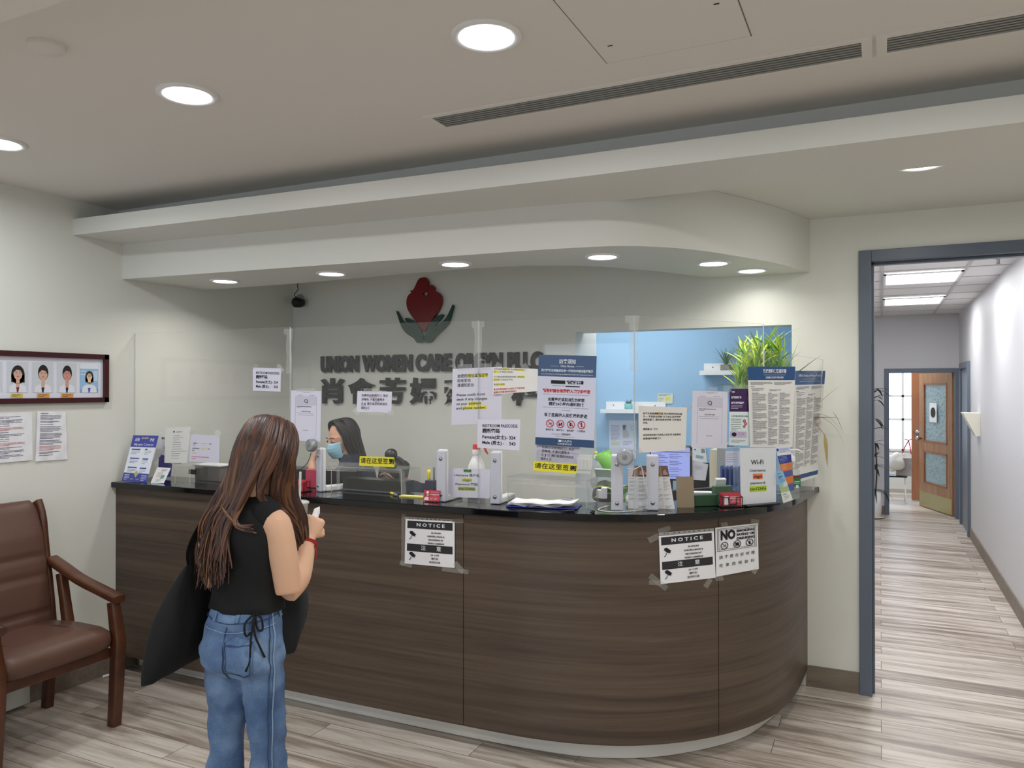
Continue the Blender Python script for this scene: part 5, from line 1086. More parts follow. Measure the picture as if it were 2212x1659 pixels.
# green plant and clutter by the office opening
c = at(1343, 1050, y=4.05); t = thing('pothos', 'bright green leafy plant in magenta pot behind the grey intercom disc', 'plant', (c.x, 4.05, ws+.0))
MB().lathe([(.045, 0), (.055, .01), (.065, .12), (.060, .125), (.056, .11), (.001, .105)], m=mat('magenta_pot', (186, 92, 190), .4), n=24).build('pot', None, t)
MB().lathe([(.058, .1265), (.065, .20), (.060, .22), (.002, .19)], m=mat('inner_green_pot', (120, 160, 70), .5), n=20).build('inner_pot', None, t)
m = MB(); rnd = random.Random(8)
for k in range(20):
    a = rnd.uniform(0, 2*pi); st = Vector((cos(a)*.05, sin(a)*.04, .30+rnd.uniform(-.02, .05))); m.tube(spline([(cos(a)*.01, sin(a)*.01, .19), st*.9, st], 3), .003, STEM, 5)
    blade(m, st, (cos(a), sin(a)*.5, rnd.uniform(-.1, .6)), rnd.uniform(.10, .17), .055, rnd.uniform(.5, 1.4), GRL if k % 3 else GR, 8, .15)
m.build('leaves', None, t)
t = MB().lathe([(.034, 0), (.045, .095), (.042, .095), (.031, .004), (.001, .004)], m=mat('lime_cup', (126, 200, 84), .35, alpha=.9), n=24).build('cup', None, loc=at(1318, 1012, y=4.0), rot=(radians(10), radians(-24), 0)); tag(t, 'tilted lime green plastic cup left of the grey intercom disc', 'cup')
M_bag = mat('clear_bag', (206, 210, 208), .25, alpha=.5)
def crumple(name, label, cat, u, v, y, r, m, seed=0, sc=(1, .7, .8), grp=None):
    c = at(u, v, y=y); mb = MB(); mb.ball((0, 0, 0), (r*sc[0], r*sc[1], r*sc[2]), None, 20, 14)
    mb.v = [q*(1+.32*noise.noise(q*(3.2/r)*.5+Vector((seed, 0, 0)))) for q in mb.v]
    o = mb.build(name, m, loc=c); return tag(o, label, cat, grp)
crumple('plastic_bag', 'crumpled clear plastic bag left of the lime cup at the opening', 'bag', 1300, 1030, 4.18, .09, M_bag, 1, (.8, .6, 1))
crumple('plastic_bag', 'dark crumpled bag below the clear plastic bag at the opening', 'bag', 1306, 1066, 4.10, .075, mat('grey_bag', (74, 76, 78), .4), 4, (.9, .6, .9))
crumple('artificial_flower', 'small white and yellow flower above the crumpled bags', 'flower', 1289, 988, 4.2, .02, mat('flower_cream', (226, 224, 196), .6), 6)
crumple('artificial_flower', 'lower small yellow flower beside the crumpled bags', 'flower', 1287, 978, 4.22, .012, mat('flower_yellow', (226, 206, 70), .6), 7)
for k_, (u, v, lab) in enumerate(((1296, 1092, 'small white box at the left end of office clutter'), (1305, 1090, 'white tissue packet beside the small white box'))):
    c = at(u, v, y=3.62); boxy('tissue_box', lab, 'box', (c.x, 3.62, ZT+.001), (.028, .03, .042+.012*k_), M_paper, .2*k_)
boxy('document_tray', 'white and teal leaflets slanting beneath the lime cup', 'paper', at(1305, 1030, y=3.95), (.09, .01, .05), ink(198, 216, 212), 0, None, .5)
t = MB().lathe([(.012, 0), (.02, .01), (.022, .03), (.014, .045), (.001, .048)], m=M_white, n=20).build('white_knob', None, loc=at(1345, 1098, z=ZT+.001)+Vector((0, .12, 0))); tag(t, 'small white rounded bottle top behind the left leaflet', 'bottle')

# ================================================================= hallway things
t = thing('wall_sconce', 'white tapered wall light on the right hallway wall', 'wall light', at(2096, 912, x=HX)); y0 = 9.1
t.location = (HX, 9.05, at(2103, 912, x=HX).z); z_ = .115
prof = [(-.001, -z_), (-.04, -z_), (-.15, z_*1.0), (-.001, z_*1.0)]
MB().prism([(x, z) for x, z in prof], -.14, .14, mat('sconce_cream', (232, 230, 214), .5), axis='y').build('shade', None, t)
# dracaena in the hall
c = at(1893, 1103, z=0); t = thing('dracaena', 'dark leafy cane plant in white pot at the end of the hallway', 'plant', (-.09, 10.85, 0.001))
MB().lathe([(.11, 0), (.135, .01), (.14, .012), (.14, .02), (.001, .02)], m=mat('terracotta_saucer', (206, 196, 184), .6), n=28).build('saucer', None, t)
MB().lathe([(.085, .021), (.095, .03), (.118, .33), (.112, .335), (.105, .32), (.001, .30)], m=M_white, n=28).build('pot', None, t)
m = MB(); m.tube(spline([(0, 0, .30), (.01, 0, .7), (-.01, 0, 1.1), (.0, 0, 1.62)], 5), .012, CANE, 8); m.tube(spline([(.03, 0, .3), (.045, 0, .6), (.03, 0, .95)], 5), .009, CANE, 8); m.build('stem', None, t)
m = MB(); rnd = random.Random(3)
for z0 in (1.60, 1.48, 1.25, 1.12, .92, .75, .62):
    for k in range(7): a = rnd.uniform(-1.2, 4.2); blade(m, (0, 0, z0+rnd.uniform(-.03, .03)), (cos(a), sin(a), rnd.uniform(.1, 1.1)), rnd.uniform(.18, .30), .045, rnd.uniform(.8, 1.9), GRD, 8)
for k in range(9): a = k*.7; blade(m, (.02*cos(a), .02*sin(a), .33), (cos(a), sin(a), .9), .30, .03, 2.6, GRD, 9)
m.build('leaves', None, t)
# wooden doors
M_oak = wood_mat('oak_door', (140, 100, 72), (172, 132, 98), 9, 9, 1.0, .4); M_oakd = wood_mat('oak_door_dark', (138, 84, 50), (160, 104, 66), 9, 9, 1.0, .4); M_brass = mat('brass_kickplate', (176, 170, 130), .35, metal=.8)
def frost():
    m, nt, b = nodes_mat('patterned_glass'); b.inputs['Base Color'].default_value = srgb(172, 200, 208); b.inputs['Roughness'].default_value = .35; b.inputs['Transmission Weight'].default_value = .35
    tc = nt.nodes.new('ShaderNodeTexCoord'); v = nt.nodes.new('ShaderNodeTexVoronoi'); v.inputs['Scale'].default_value = 22; nt.links.new(tc.outputs['Object'], v.inputs['Vector'])
    bp = nt.nodes.new('ShaderNodeBump'); bp.inputs['Strength'].default_value = .9; bp.inputs['Distance'].default_value = .01; nt.links.new(v.outputs['Distance'], bp.inputs['Height']); nt.links.new(bp.outputs['Normal'], b.inputs['Normal'])
    r = ramp(nt, [(0.1, (92, 130, 140)), (.3, (178, 206, 214))]); nt.links.new(v.outputs['Distance'], r.inputs[0]); nt.links.new(r.outputs[0], b.inputs['Base Color']); return m
M_frost = frost()
hA = at(2072, 1109, z=0); hx, hy = .845, HY+.10
fe = at(1988, 1091, z=.012)           # free edge foot of the open leaf
fA = Vector((.845, HY+.15)); d_ = ray(1989, 1090); L_ = .92
best = None
for k in range(200):
    a_ = radians(90+k*.45); px_ = fA+Vector((cos(a_), sin(a_)))*L_
    e_ = abs(px_.x*d_.y-px_.y*d_.x)
    if best is None or e_ < best[0]: best = (e_, a_)
dl = thing('door_leaf', 'open oak door leaf with two patterned glass panes and brass kick plate', 'door', (fA.x, fA.y, .008), best[1]); H_ = 1.84; W_ = L_
def rails(t, xs, m, mo):
    for b in xs: MB().box(b[0], b[1], -.02, .02, b[2], b[3]).build('door_rail', m, t)
rails(dl, ((0, .13, 0, H_), (W_-.13, W_, 0, H_), (.1305, W_-.1305, 0, .33), (.1305, W_-.1305, .78, .90), (.1305, W_-.1305, H_-.13, H_)), M_oak, None)
for z0, z1 in ((.3305, .7795), (.9005, H_-.1305)):
    MB().box(.131, W_-.131, -.006, .006, z0, z1).build('glass_pane', M_frost, dl)
    f = MB()
    for b in ((.131, .155, z0, z1), (W_-.155, W_-.131, z0, z1), (.131, W_-.131, z0, z0+.022), (.131, W_-.131, z1-.022, z1)):
        f.box(b[0], b[1], -.024, -.0065, b[2], b[3]); f.box(b[0], b[1], .0065, .024, b[2], b[3])
    f.build('moulding', M_oakd, dl)
for s_ in (-1, 1): MB().box(.01, W_-.01, s_*.0205, s_*.023, .01, .21).build('kick_plate', M_brass, dl)
for s_ in (-1, 1): MB().lathe([(.001, s_*.021), (.012, s_*.022), (.012, s_*.045), (.03, s_*.055), (.034, s_*.075), (.02, s_*.09), (.001, s_*.093)], c=(W_-.06, 0, .94), m=M_metal, n=20, axis='y').build('knob', None, dl)
MB().box(.40, .60, .0245, .0255, 1.18, 1.44).build('notice_sheet', M_paper, dl); 
k = MB(); k.lathe([(.07, .0262), (.001, .0262)], c=(.5, 0, 1.31), m=ink(90, 88, 90), n=24, axis='y'); k.build('notice_print', None, dl)
t = thing('door_leaf', 'plain brown door leaf seen behind the open glazed door', 'door', (.41, 12.75, .008), radians(4)); MB().box(0, .8, -.02, .02, 0, 1.95).build('panel', M_oakd, t)
MB().lathe([(.001, -.021), (.012, -.022), (.012, -.045), (.03, -.055), (.034, -.075), (.02, -.09), (.001, -.093)], c=(.07, 0, 1.0), m=M_metal, n=20, axis='y').build('knob', None, t)
# folding chair with bags
c = at(1945, 1080, z=0)
t = thing('folding_chair', 'white framed folding chair loaded with bags inside the window room', 'chair', (.12, 12.5, 0.002)); t.scale = (.8, .8, .8); FC = mat('white_tube', (224, 224, 222), .35)
for x in (-.02, .26):
    MB().tube([(x, -.15, .0), (x-.03, .12, .72), (x-.05, .16, .86)], .011, FC, 8).build('back_leg', None, t); MB().tube([(x-.01, .22, .0), (x-.01, -.14, .46)], .011, FC, 8).build('front_leg', None, t)
MB().rbox(-.02, .28, -.18, .16, .455, .48, .02).build('seat', M_black, t); MB().rbox(-.05, .25, .135, .155, .62, .86, .01).build('backrest', mat('chair_back_white', (206, 208, 206), .5), t)
crumple('plastic_bag', 'white stuffed bag on the folding chair in the window room', 'bag', 1934, 998, 12.35, .15, mat('white_bag', (214, 212, 204), .5), 3, (.8, .7, .9))
boxy('gift_bag', 'grey and yellow gift bag hanging before the brown door leaf', 'bag', (.30, 12.43, .388), (.20, .08, .26), mat('gift_bag', (150, 142, 140), .5, var=.4, vscale=12), .1)
m = MB(); RB = mat('red_ribbon', (206, 40, 66), .5)
for pts in ([(0, 0, .1), (-.05, 0, 0), (-.08, 0, -.09)], [(0, 0, .1), (.02, 0, 0), (.03, 0, -.09)], [(-.05, 0, .12), (.0, 0, .1), (.05, 0, .13)]): m.tube(pts, .008, RB, 6)
t = m.build('ribbon', None, loc=(.36, 12.36, .80)); tag(t, 'red ribbon tied around the gift bag at the door knob', 'ribbon')
# door closer rod at top of hallway doorway
t = thing('sprinkler', 'small white ceiling sprinkler just inside the hallway doorway', 'sprinkler', at(2156, 560, z=2.575)); t.location.z = 2.585
MB().lathe([(.03, 0), (.03, -.006), (.012, -.008), (.010, -.04), (.018, -.045), (.001, -.047)], m=M_metal, n=20).build('head', None, t)

# ================================================================= armchairs by the left wall
M_lea = mat('brown_leatherette', (94, 66, 54), .42, var=.08, vscale=6, bump=.12, bscale=260); M_chw = wood_mat('reddish_chair_wood', (62, 34, 20), (94, 54, 34), 3, 3, 3, .28, 2.0)
def armchair(label, y, grp):
    """seat faces +x; origin on the floor under the seat centre"""
    t = thing('armchair', label, 'chair', (-3.62, y, 0.001), 0, grp)
    for s_ in (-1, 1):
        yy = s_*.285
        m = MB(); m.tube([(.235, yy, 0), (.25, yy, .20), (.262, yy, .42), (.225, yy, .60)], [.026, .028, .029, .024], M_chw, 12, flat=.95, up=(1, 0, 0), sq=.35); m.build('front_leg', None, t)
        m = MB(); m.tube([(-.275, yy, 0), (-.255, yy, .2), (-.24, yy, .42)], [.026, .026, .028], M_chw, 12, flat=.85, up=(1, 0, 0), sq=.35); m.build('rear_leg', None, t)
        q = spline([(.27, yy, .618), (.15, yy, .645), (-.02, yy, .685), (-.16, yy, .735), (-.245, yy, .765)], 5)
        m = MB(); m.tube(q, [(.019, .033)]*len(q), M_chw, 16, up=(0, 0, 1), sq=.45); m.build('armrest', None, t)
        m = MB(); m.tube([(-.10, yy*.97, .46), (-.13, yy*.98, .58), (-.165, yy, .70)], [.024, .022, .022], M_chw, 12, sq=.4); m.build('arm_support', None, t)
        q = spline([(-.215, yy*.93, .44), (-.24, yy*.93, .62), (-.275, yy*.93, .82), (-.30, yy*.93, .98), (-.335, yy*.93, 1.06)], 5)
        m = MB(); m.tube(q, [(.032, .017)]*len(q), M_chw, 12, up=(1, 0, 0), sq=.6); m.build('back_post', None, t)
    MB().box(-.235, .235, -.262, .262, .335, .385).build('seat_frame', M_chw, t, bevel=.004)
    m = MB(); rings = []
    for f_, z in ((.90, .386), (.985, .40), (1.0, .43), (.985, .465), (.90, .487), (.55, .497)):
        r = []
        for k in range(32):
            a = 2*pi*k/32; ca, sa = cos(a), sin(a); ex = .26
            r.append((.015+.265*f_*math.copysign(abs(ca)**ex, ca), .275*f_*math.copysign(abs(sa)**ex, sa), z-(.012 if ca < 0 else 0)))
        rings.append(r)
    m.loft(rings, M_lea); m.build('seat_cushion', None, t)
    # backrest of padded bands
    def bx(z): return -.195-.115*((z-.45)/.62)**1.25-.03*max(0, (z-.9)/.17)
    zz = [.45, .515, .555, .66, .70, .785, .825, .90, .96, 1.02, 1.055, 1.07]; zz = [.45+.62*k/40 for k in range(41)]; seams = (.53, .705, .80)
    f = MB(); rings = []
    for z in zz:
        dpt = .036
        for s in seams: dpt -= .014*math.exp(-((z-s)/.009)**2)
        if z > 1.03: dpt *= sqrt(max(.05, 1-((z-1.03)/.045)**2))
        if z < .465: dpt *= .7
        w_ = .252 if z < 1.0 else .252*sqrt(max(.2, 1-((z-1.0)/.10)**2*.35)); x = bx(z); r = []
        for k in range(24):
            a = 2*pi*k/24; ca, sa = cos(a), sin(a); r.append((x+dpt*math.copysign(abs(ca)**.6, ca), w_*math.copysign(abs(sa)**.35, sa), z))
        rings.append(r)
    f.loft(rings, M_lea); f.build('backrest', None, t); return t
ch = armchair('brown padded armchair with reddish wood frame, nearest to the desk', 2.285, 'brown armchairs along the left wall')
c2 = copy_tree(ch); c2.location.y = 1.60; c2['label'] = 'brown padded armchair mostly cut off by the left picture edge'
# heater box, floor debris
t = thing('baseboard_heater', 'white low metal heater cover on left wall behind the armchair', 'heater', (XL, 1.6, 0)); MB().box(.013, .06, -1.4, .93, .02, .19).build('cover', mat('heater_white', (206, 206, 202), .5), t, bevel=.006)
t = MB(); t.tube(spline([(0, 0, .0), (.03, .015, .004), (.07, .02, 0), (.09, .035, .002)], 4), [.008]*13, M_paper, 6, flat=.5); o = t.build('crumpled_tissue', None, loc=at(222, 1462, z=.009), rot=(0, 0, radians(30))); tag(o, 'small crumpled white tissue on floor near the armchair leg', 'tissue')
# ================================================================= people
SKIN = mat('skin', (222, 178, 148), .5, sss=.15, var=.05, vscale=18); SKIN2 = mat('skin_rosy', (212, 160, 134), .5, sss=.15)
M_top = mat('black_knit', (15, 16, 18), .85, bump=.3, bscale=400); M_navy = mat('navy_scrubs', (24, 30, 52), .8, bump=.15, bscale=200)
def denim():
    m, nt, b = nodes_mat('blue_denim'); N = nt.nodes.new; L = nt.links.new; tc = N('ShaderNodeTexCoord')
    n1 = N('ShaderNodeTexNoise'); n1.inputs['Scale'].default_value = 7; n1.inputs['Detail'].default_value = 5; L(tc.outputs['Object'], n1.inputs['Vector'])
    n2 = N('ShaderNodeTexNoise'); n2.inputs['Scale'].default_value = 260; L(tc.outputs['Object'], n2.inputs['Vector'])
    a = N('ShaderNodeMath'); a.operation = 'MULTIPLY_ADD'; a.inputs[1].default_value = .25; L(n2.outputs['Fac'], a.inputs[0]); L(n1.outputs['Fac'], a.inputs[2])
    r = ramp(nt, [(.40, (56, 82, 122)), (.60, (82, 110, 150)), (.80, (116, 144, 180))]); L(a.outputs[0], r.inputs[0]); L(r.outputs[0], b.inputs['Base Color']); b.inputs['Roughness'].default_value = .85
    bp = N('ShaderNodeBump'); bp.inputs['Strength'].default_value = .25; bp.inputs['Distance'].default_value = .002; L(n2.outputs['Fac'], bp.inputs['Height']); L(bp.outputs['Normal'], b.inputs['Normal']); return m
M_den = denim(); M_stitch = mat('denim_stitch', (50, 70, 106), .85); M_stl = mat('denim_light_edge', (132, 156, 188), .85)
HAIR = [mat('hair_brown_%d' % i, c, .42, spec=.6) for i, c in enumerate(((62, 36, 26), (84, 50, 32), (108, 70, 42), (46, 26, 22)))]
HBLK = [mat('hair_black_%d' % i, c, .38, spec=.6) for i, c in enumerate(((20, 18, 20), (32, 28, 30)))]
V3 = Vector
def oring(c, ax, ay, n=20, e=1.0):
    q = lambda v: math.copysign(abs(v)**e, v); return [V3(c)+V3(ax)*q(cos(2*pi*k/n))+V3(ay)*q(sin(2*pi*k/n)) for k in range(n)]
def limb(mb, pts, rad, m=None, n=14): mb.tube(spline(pts, 4), [r for i in range(len(rad)-1) for r in [lerp(rad[i], rad[i+1], k/4) for k in range(4)]]+[rad[-1]], m, n)
def head_part(mb, H, s=1.0):
    """H maps head space (x right, y forward, z up, origin at skull centre) to body space"""
    k = MB(); k.X = H
    k.ball((0, -.012*s, .022*s), (.074*s, .092*s, .092*s), None, 24, 16)
    k.loft([oring((0, .028*s, z*s), (w*s, 0, 0), (0, d*s, 0), 20) for z, w, d in ((.03, .066, .060), (-.02, .064, .060), (-.06, .056, .056), (-.09, .040, .046), (-.108, .022, .028), (-.112, .010, .012))])
    k.tube([(0, .085*s, .012*s), (0, .100*s, -.015*s), (0, .104*s, -.028*s), (0, .088*s, -.034*s)], [.008*s, .011*s, .014*s, .009*s], None, 10)
    for s_ in (-1, 1): k.ball((s_*.074*s, -.004*s, -.006*s), (.010*s, .018*s, .030*s), None, 10, 8)
    mb.add(k.v, k.f, None, True)
def face(par, H, s=1.0, mask=None, mouth=True):
    for s_ in (-1, 1):
        k = MB(); k.X = H; k.ball((s_*.031*s, .080*s, .006*s), (.0125*s, .008*s, .0065*s), mat('eye_white', (196, 188, 182), .4), 14, 8); k.ball((s_*.031*s, .0868*s, .006*s), (.0078*s, .0040*s, .0066*s), K, 10, 6); k.build('eye', None, par)
        k = MB(); k.X = H; k.tube([(s_*.014*s, .091*s, .026*s), (s_*.032*s, .089*s, .032*s), (s_*.050*s, .076*s, .026*s)], [.0025*s, .003*s, .0015*s], HBLK[0], 6); k.build('eyebrow', None, par)
    if mouth:
        k = MB(); k.X = H; k.tube([(-.022*s, .080*s, -.062*s), (0, .089*s, -.060*s), (.022*s, .080*s, -.062*s)], [.002*s, .0055*s, .002*s], mat('lips', (176, 96, 90), .4), 8); k.build('lips', None, par)
def hand(mb, W, D, N_, curl, side, s=1.0, spread=.0, thumb_in=.6):
    """W wrist point, D direction of the palm, N_ palm normal (palm side), side +1 thumb towards D x N_"""
    W, D, N_ = V3(W), V3(D).normalized(), V3(N_); N_ = (N_-D*N_.dot(D)).normalized(); S_ = D.cross(N_)*side
    pl = .085*s; rings = []
    for t, w, d in ((0, .026, .020), (.25, .030, .018), (.6, .039, .016), (1.0, .041, .014)): rings.append(oring(W+D*pl*t, S_*w*s, N_*d*s, 14, .8))
    mb.loft(rings)
    for i, (l, r) in enumerate(((.072, .0085), (.080, .0088), (.075, .0084), (.058, .0075))):
        b = W+D*pl*.95+S_*(.0295-.0197*i)*s; a = 0; p = b; pts = [b-D*.012*s, b]; d = D.copy()
        for j, f in enumerate((.45, .31, .24)):
            a += curl*(.9 if j == 0 else 1.1)*(1+.06*i); d = (D*cos(a)+N_*sin(a)+S_*spread*(1.5-i)*.1).normalized(); p = p+d*l*s*f; pts.append(p)
        mb.tube(pts, [r*s, r*s, r*.98*s, r*.9*s, r*.72*s], None, 10)
    b = W+D*pl*.22+S_*.024*s; d1 = (D*.55+S_*.75+N_*.35).normalized(); p1 = b+d1*.038*s; d2 = (D*.9+S_*(.25-thumb_in*.5)+N_*thumb_in).normalized(); p2 = p1+d2*.030*s; p3 = p2+(d2+N_*thumb_in*.5-S_*.2*thumb_in).normalized()*.024*s
    mb.tube([b-S_*.01*s, p1, p2, p3], [.014*s, .011*s, .0098*s, .007*s], None, 10)
def strand(mb, pts, w, m, seed=0, flat=.45, n=7):
    rnd = random.Random(seed); q = spline(pts, n); k = len(q); rad = [(w*flat*(.55+.45*min(1, 4*i/k))*(1-(i/(k-1))**3*.85), w*(.55+.45*min(1, 4*i/k))*(1-(i/(k-1))**3*.85)) for i in range(k)]
    ph = rnd.uniform(0, 6); q = [p+V3((sin(i*.55+ph), cos(i*.5+ph), 0))*w*.35*(i/k) for i, p in enumerate(q)]
    mb.tube(q, rad, m, 6)
# ----------------------------------------------------------------- the customer
RZ = radians(9); cu = thing('person', 'long haired person in black sleeveless top and blue jeans standing before desk', 'person', (-1.889, 1.923, 0), RZ)
KX = .84
def torso_ring(z, w, d, cx=0, cy=0, e=.85, n=28): return oring((cx, cy, z), (w*KX, 0, 0), (0, d*KX, 0), n, e)
Hm = Matrix.Translation((.025, .085, 1.418)) @ Matrix.Rotation(radians(6), 4, 'Z') @ Matrix.Rotation(radians(-28), 4, 'X')
b = MB()
b.loft([torso_ring(z, w, d, cx, cy) for z, w, d, cx, cy in ((.80, .130, .085, 0, -.01), (.90, .130, .085, 0, 0), (.98, .118, .080, .0, .005), (1.06, .125, .088, 0, .0), (1.14, .138, .092, 0, -.005), (1.20, .145, .080, 0, -.005), (1.245, .120, .062, 0, .0), (1.27, .070, .050, 0, .01))])
limb(b, [(0, .01, 1.235), (.0, .025, 1.29), (.012, .055, 1.35)], [.062, .050, .052])
head_part(b, Hm, 1.0)
# arms
RS, RE, RW = (.112, -.005, 1.205), (.150, .010, .985), (.125, .168, 1.128)
limb(b, [(.07, 0, 1.215), RS, (.136, -.002, 1.11), RE], [.042, .049, .047, .042])
limb(b, [(.147, .0, .985), (.152, .06, 1.02), (.138, .125, 1.085), RW], [.040, .043, .034, .0235])
hand(b, RW, (.10, .55, .83), (-.75, .55, -.30), 1.25, -1, .92, thumb_in=.8)
LS, LE, LW = (-.112, -.005, 1.205), (-.165, .03, .985), (-.075, .225, 1.10)
limb(b, [(-.07, 0, 1.215), LS, (-.142, .005, 1.10), LE], [.045, .050, .044, .038])
limb(b, [LE, (-.148, .10, 1.015), (-.11, .175, 1.07), LW], [.037, .040, .032, .0235])
hand(b, LW, (.62, .40, .60), (.25, .75, -.2), 1.0, 1, .92, thumb_in=.5)
# legs
for s_ in (-1, 1):
    limb(b, [(s_*.060, -.012, .84), (s_*.072, -.006, .60), (s_*.075, .010*s_, .45), (s_*.077, .010*s_, .27), (s_*.070, -.02, .085)], [.050, .040, .034, .034, .030])
    limb(b, [(s_*.068, -.05, .045), (s_*.072, .03, .045), (s_*.076, .11, .030)], [.032, .036, .026])
b.build('body', SKIN, cu, remesh=.0065, smoothmod=3)
face(cu, Hm)
# top
tp = MB(); sh = .010
rg = [torso_ring(z, w+sh, d+sh, 0, cy, .85, 40) for z, w, d, cy in ((.925, .140, .094, 0), (.945, .140, .092, .0), (.98, .129, .086, .005), (1.03, .127, .089, .002), (1.08, .131, .092, 0), (1.14, .137, .092, -.005), (1.19, .134, .082, -.005), (1.225, .120, .068, 0), (1.252, .098, .056, .005), (1.278, .080, .052, .01), (1.296, .070, .050, .014))]
rnd = random.Random(2)
for i, r in enumerate(rg):
    for j, p_ in enumerate(r):
        if i < 5: p_ += V3((p_.x, p_.y, 0)).normalized()*.0035*sin(j*.9+i*2.1)+V3((0, 0, .0012*sin(j*.35+i)))
tp.loft(rg, None, True, cap=False); o = tp.build('sleeveless_top', M_top, cu, sub=2, thick=.004)
# shoulder straps of the top are its rounded shoulders
tp = MB()
for s_ in (-1, 1): limb(tp, [(s_*.030, .008, 1.262), (s_*.062, .0, 1.247), (s_*.080, -.002, 1.225), (s_*.082, -.004, 1.17), (s_*.080, -.004, 1.11)], [.046, .052, .054, .050, .04])
tp.build('shoulder', M_top, cu, remesh=.01, smoothmod=6)
# jeans
j = MB()
j.loft([torso_ring(z, w, d, 0, cy, .9) for z, w, d, cy in ((.955, .138, .098, -.002), (.93, .141, .099, -.004), (.88, .152, .108, -.014), (.82, .163, .118, -.022), (.76, .166, .116, -.022), (.72, .150, .095, -.01))])
for s_ in (-1, 1):
    j.ball((s_*.062, -.058, .80), (.066, .064, .085), None, 20, 14)
    pts = [(s_*.064, -.014, .80), (s_*.068, -.012, .69), (s_*.073, -.004*s_, .57), (s_*.074, .012*s_, .46), (s_*.077, .012*s_, .30), (s_*.080, .006*s_, .14), (s_*.083, .0, .035)]
    limb(j, pts, [.074, .070, .062, .058, .062, .068, .072], None, 24)
# folds
def fold_noise(v):
    z = v.z; a = atan2(v.y, v.x-.09*(1 if v.x > 0 else -1)); n_ = noise.noise(V3((v.x*9, v.y*9, z*26)))+.6*noise.noise(V3((v.x*16+4, v.y*16, z*9+v.x*30)))
    return .006*n_*(1 if z < .76 else .35)
jo = j.build('jeans', M_den, cu, remesh=.008, smoothmod=6)
tx_f = bpy.data.textures.new('cloth_folds', 'CLOUDS'); tx_f.noise_scale = .075; tx_f.noise_depth = 1
q = jo.modifiers.new('folds', 'DISPLACE'); q.texture = tx_f; q.strength = .026; q.mid_level = .5; q.texture_coords = 'LOCAL'
def wrap_patch(name, grid, m, off=.0035, thick=.003):
    """grid of local points laid onto the jeans"""
    nu, nv = len(grid[0]), len(grid); mb = MB(); mb.add([p_ for r in grid for p_ in r], [(a*nu+b_, a*nu+b_+1, (a+1)*nu+b_+1, (a+1)*nu+b_) for a in range(nv-1) for b_ in range(nu-1)], None, True)
    o = mb.build(name, m, cu); w_ = o.modifiers.new('wrap', 'SHRINKWRAP'); w_.target = jo; w_.wrap_method = 'NEAREST_SURFACEPOINT'; w_.wrap_mode = 'ABOVE_SURFACE'; w_.offset = off
    t_ = o.modifiers.new('thick', 'SOLIDIFY'); t_.thickness = thick; t_.offset = 0; return o
def seam(name, pts, w, m, up=(0, 1, 0), off=.003, thick=.002):
    q = spline(pts, 10); g = []
    for i, p_ in enumerate(q):
        t_ = (q[min(i+1, len(q)-1)]-q[max(i-1, 0)]).normalized(); s_ = t_.cross(V3((p_.x-.0, p_.y, 0)).normalized()).normalized()*w/2; g.append([p_-s_, p_, p_+s_])
    return wrap_patch(name, g, m, off, thick)
# back pocket on the right seat, drawn in (x,z) then wrapped
pk = []
for r_ in range(9):
    t_ = r_/8; z = lerp(.868, .745, t_); x0, x1 = lerp(.012, .020, t_), lerp(.100, .094, t_)
    row = []
    for c_i in range(9):
        u_ = c_i/8; dz = -.020*(1-abs(u_-.45)*2)*max(0, (t_-.55)/.45); row.append((lerp(x0, x1, u_), -.16+.05*u_, z+dz))
    pk.append(row)
M_den2 = M_den
wrap_patch('back_pocket', pk, M_den2, .005, .003)
seam('pocket_hem', [(.013, -.16, .853), (.055, -.15, .853), (.099, -.12, .852)], .0028, M_stitch, off=.0075); seam('pocket_edge', [(.099, -.12, .868), (.097, -.12, .80), (.094, -.12, .748)], .0028, M_stitch, off=.0075); seam('pocket_edge', [(.094, -.12, .748), (.060, -.15, .724), (.021, -.16, .744), (.013, -.16, .868)], .0024, M_stitch, off=.0075)
seam('waist_seam', [(-.11, -.05, .915), (-.05, -.10, .905), (0, -.11, .902), (.05, -.10, .905), (.11, -.06, .912), (.125, .0, .918)], .003, M_stitch); seam('yoke_seam', [(-.10, -.08, .885), (0, -.11, .872), (.10, -.08, .885), (.125, -.02, .892)], .003, M_stl)
seam('centre_seam', [(0, -.14, .90), (0, -.14, .82), (0, -.12, .745), (.0, -.09, .70)], .003, M_stitch)
seam('side_seam', [(.118, -.03, .93), (.128, -.045, .82), (.128, -.045, .70), (.124, -.04, .55), (.122, -.04, .35), (.13, -.04, .12)], .0045, M_stl); seam('side_seam', [(.114, -.042, .93), (.122, -.058, .82), (.122, -.058, .70), (.118, -.052, .55), (.116, -.052, .35), (.124, -.052, .12)], .0025, M_stitch)
for x_, y_ in ((.035, -.10), (-.05, -.10), (.12, .01)): seam('belt_loop', [(x_, y_, .934), (x_, y_-.002, .92), (x_, y_, .905)], .012, M_den2, off=.006, thick=.004)
for s_ in (-1, 1):
    m = MB(); m.loft([oring((s_*.076, .02, z), (w_, 0, 0), (0, l_, 0), 20, .8) for z, w_, l_ in ((.001, .046, .125), (.02, .05, .13), (.05, .046, .12), (.075, .036, .08))]); m.build('shoe', mat('white_sneaker', (216, 214, 210), .5), cu, sub=1)
# drawstring bow on the hem
m = MB()
for pts in ([(.085, -.078, .935), (.072, -.112, .91), (.076, -.112, .872), (.090, -.095, .89), (.088, -.08, .93)], [(.088, -.08, .935), (.108, -.078, .92), (.112, -.078, .885), (.10, -.088, .89), (.088, -.08, .93)], [(.088, -.085, .93), (.100, -.102, .88), (.115, -.092, .83), (.122, -.080, .80)], [(.086, -.085, .93), (.096, -.116, .86), (.094, -.118, .80), (.082, -.122, .765)]): m.tube(spline(pts, 5), .0033, M_top, 6)
m.build('drawstring', None, cu)
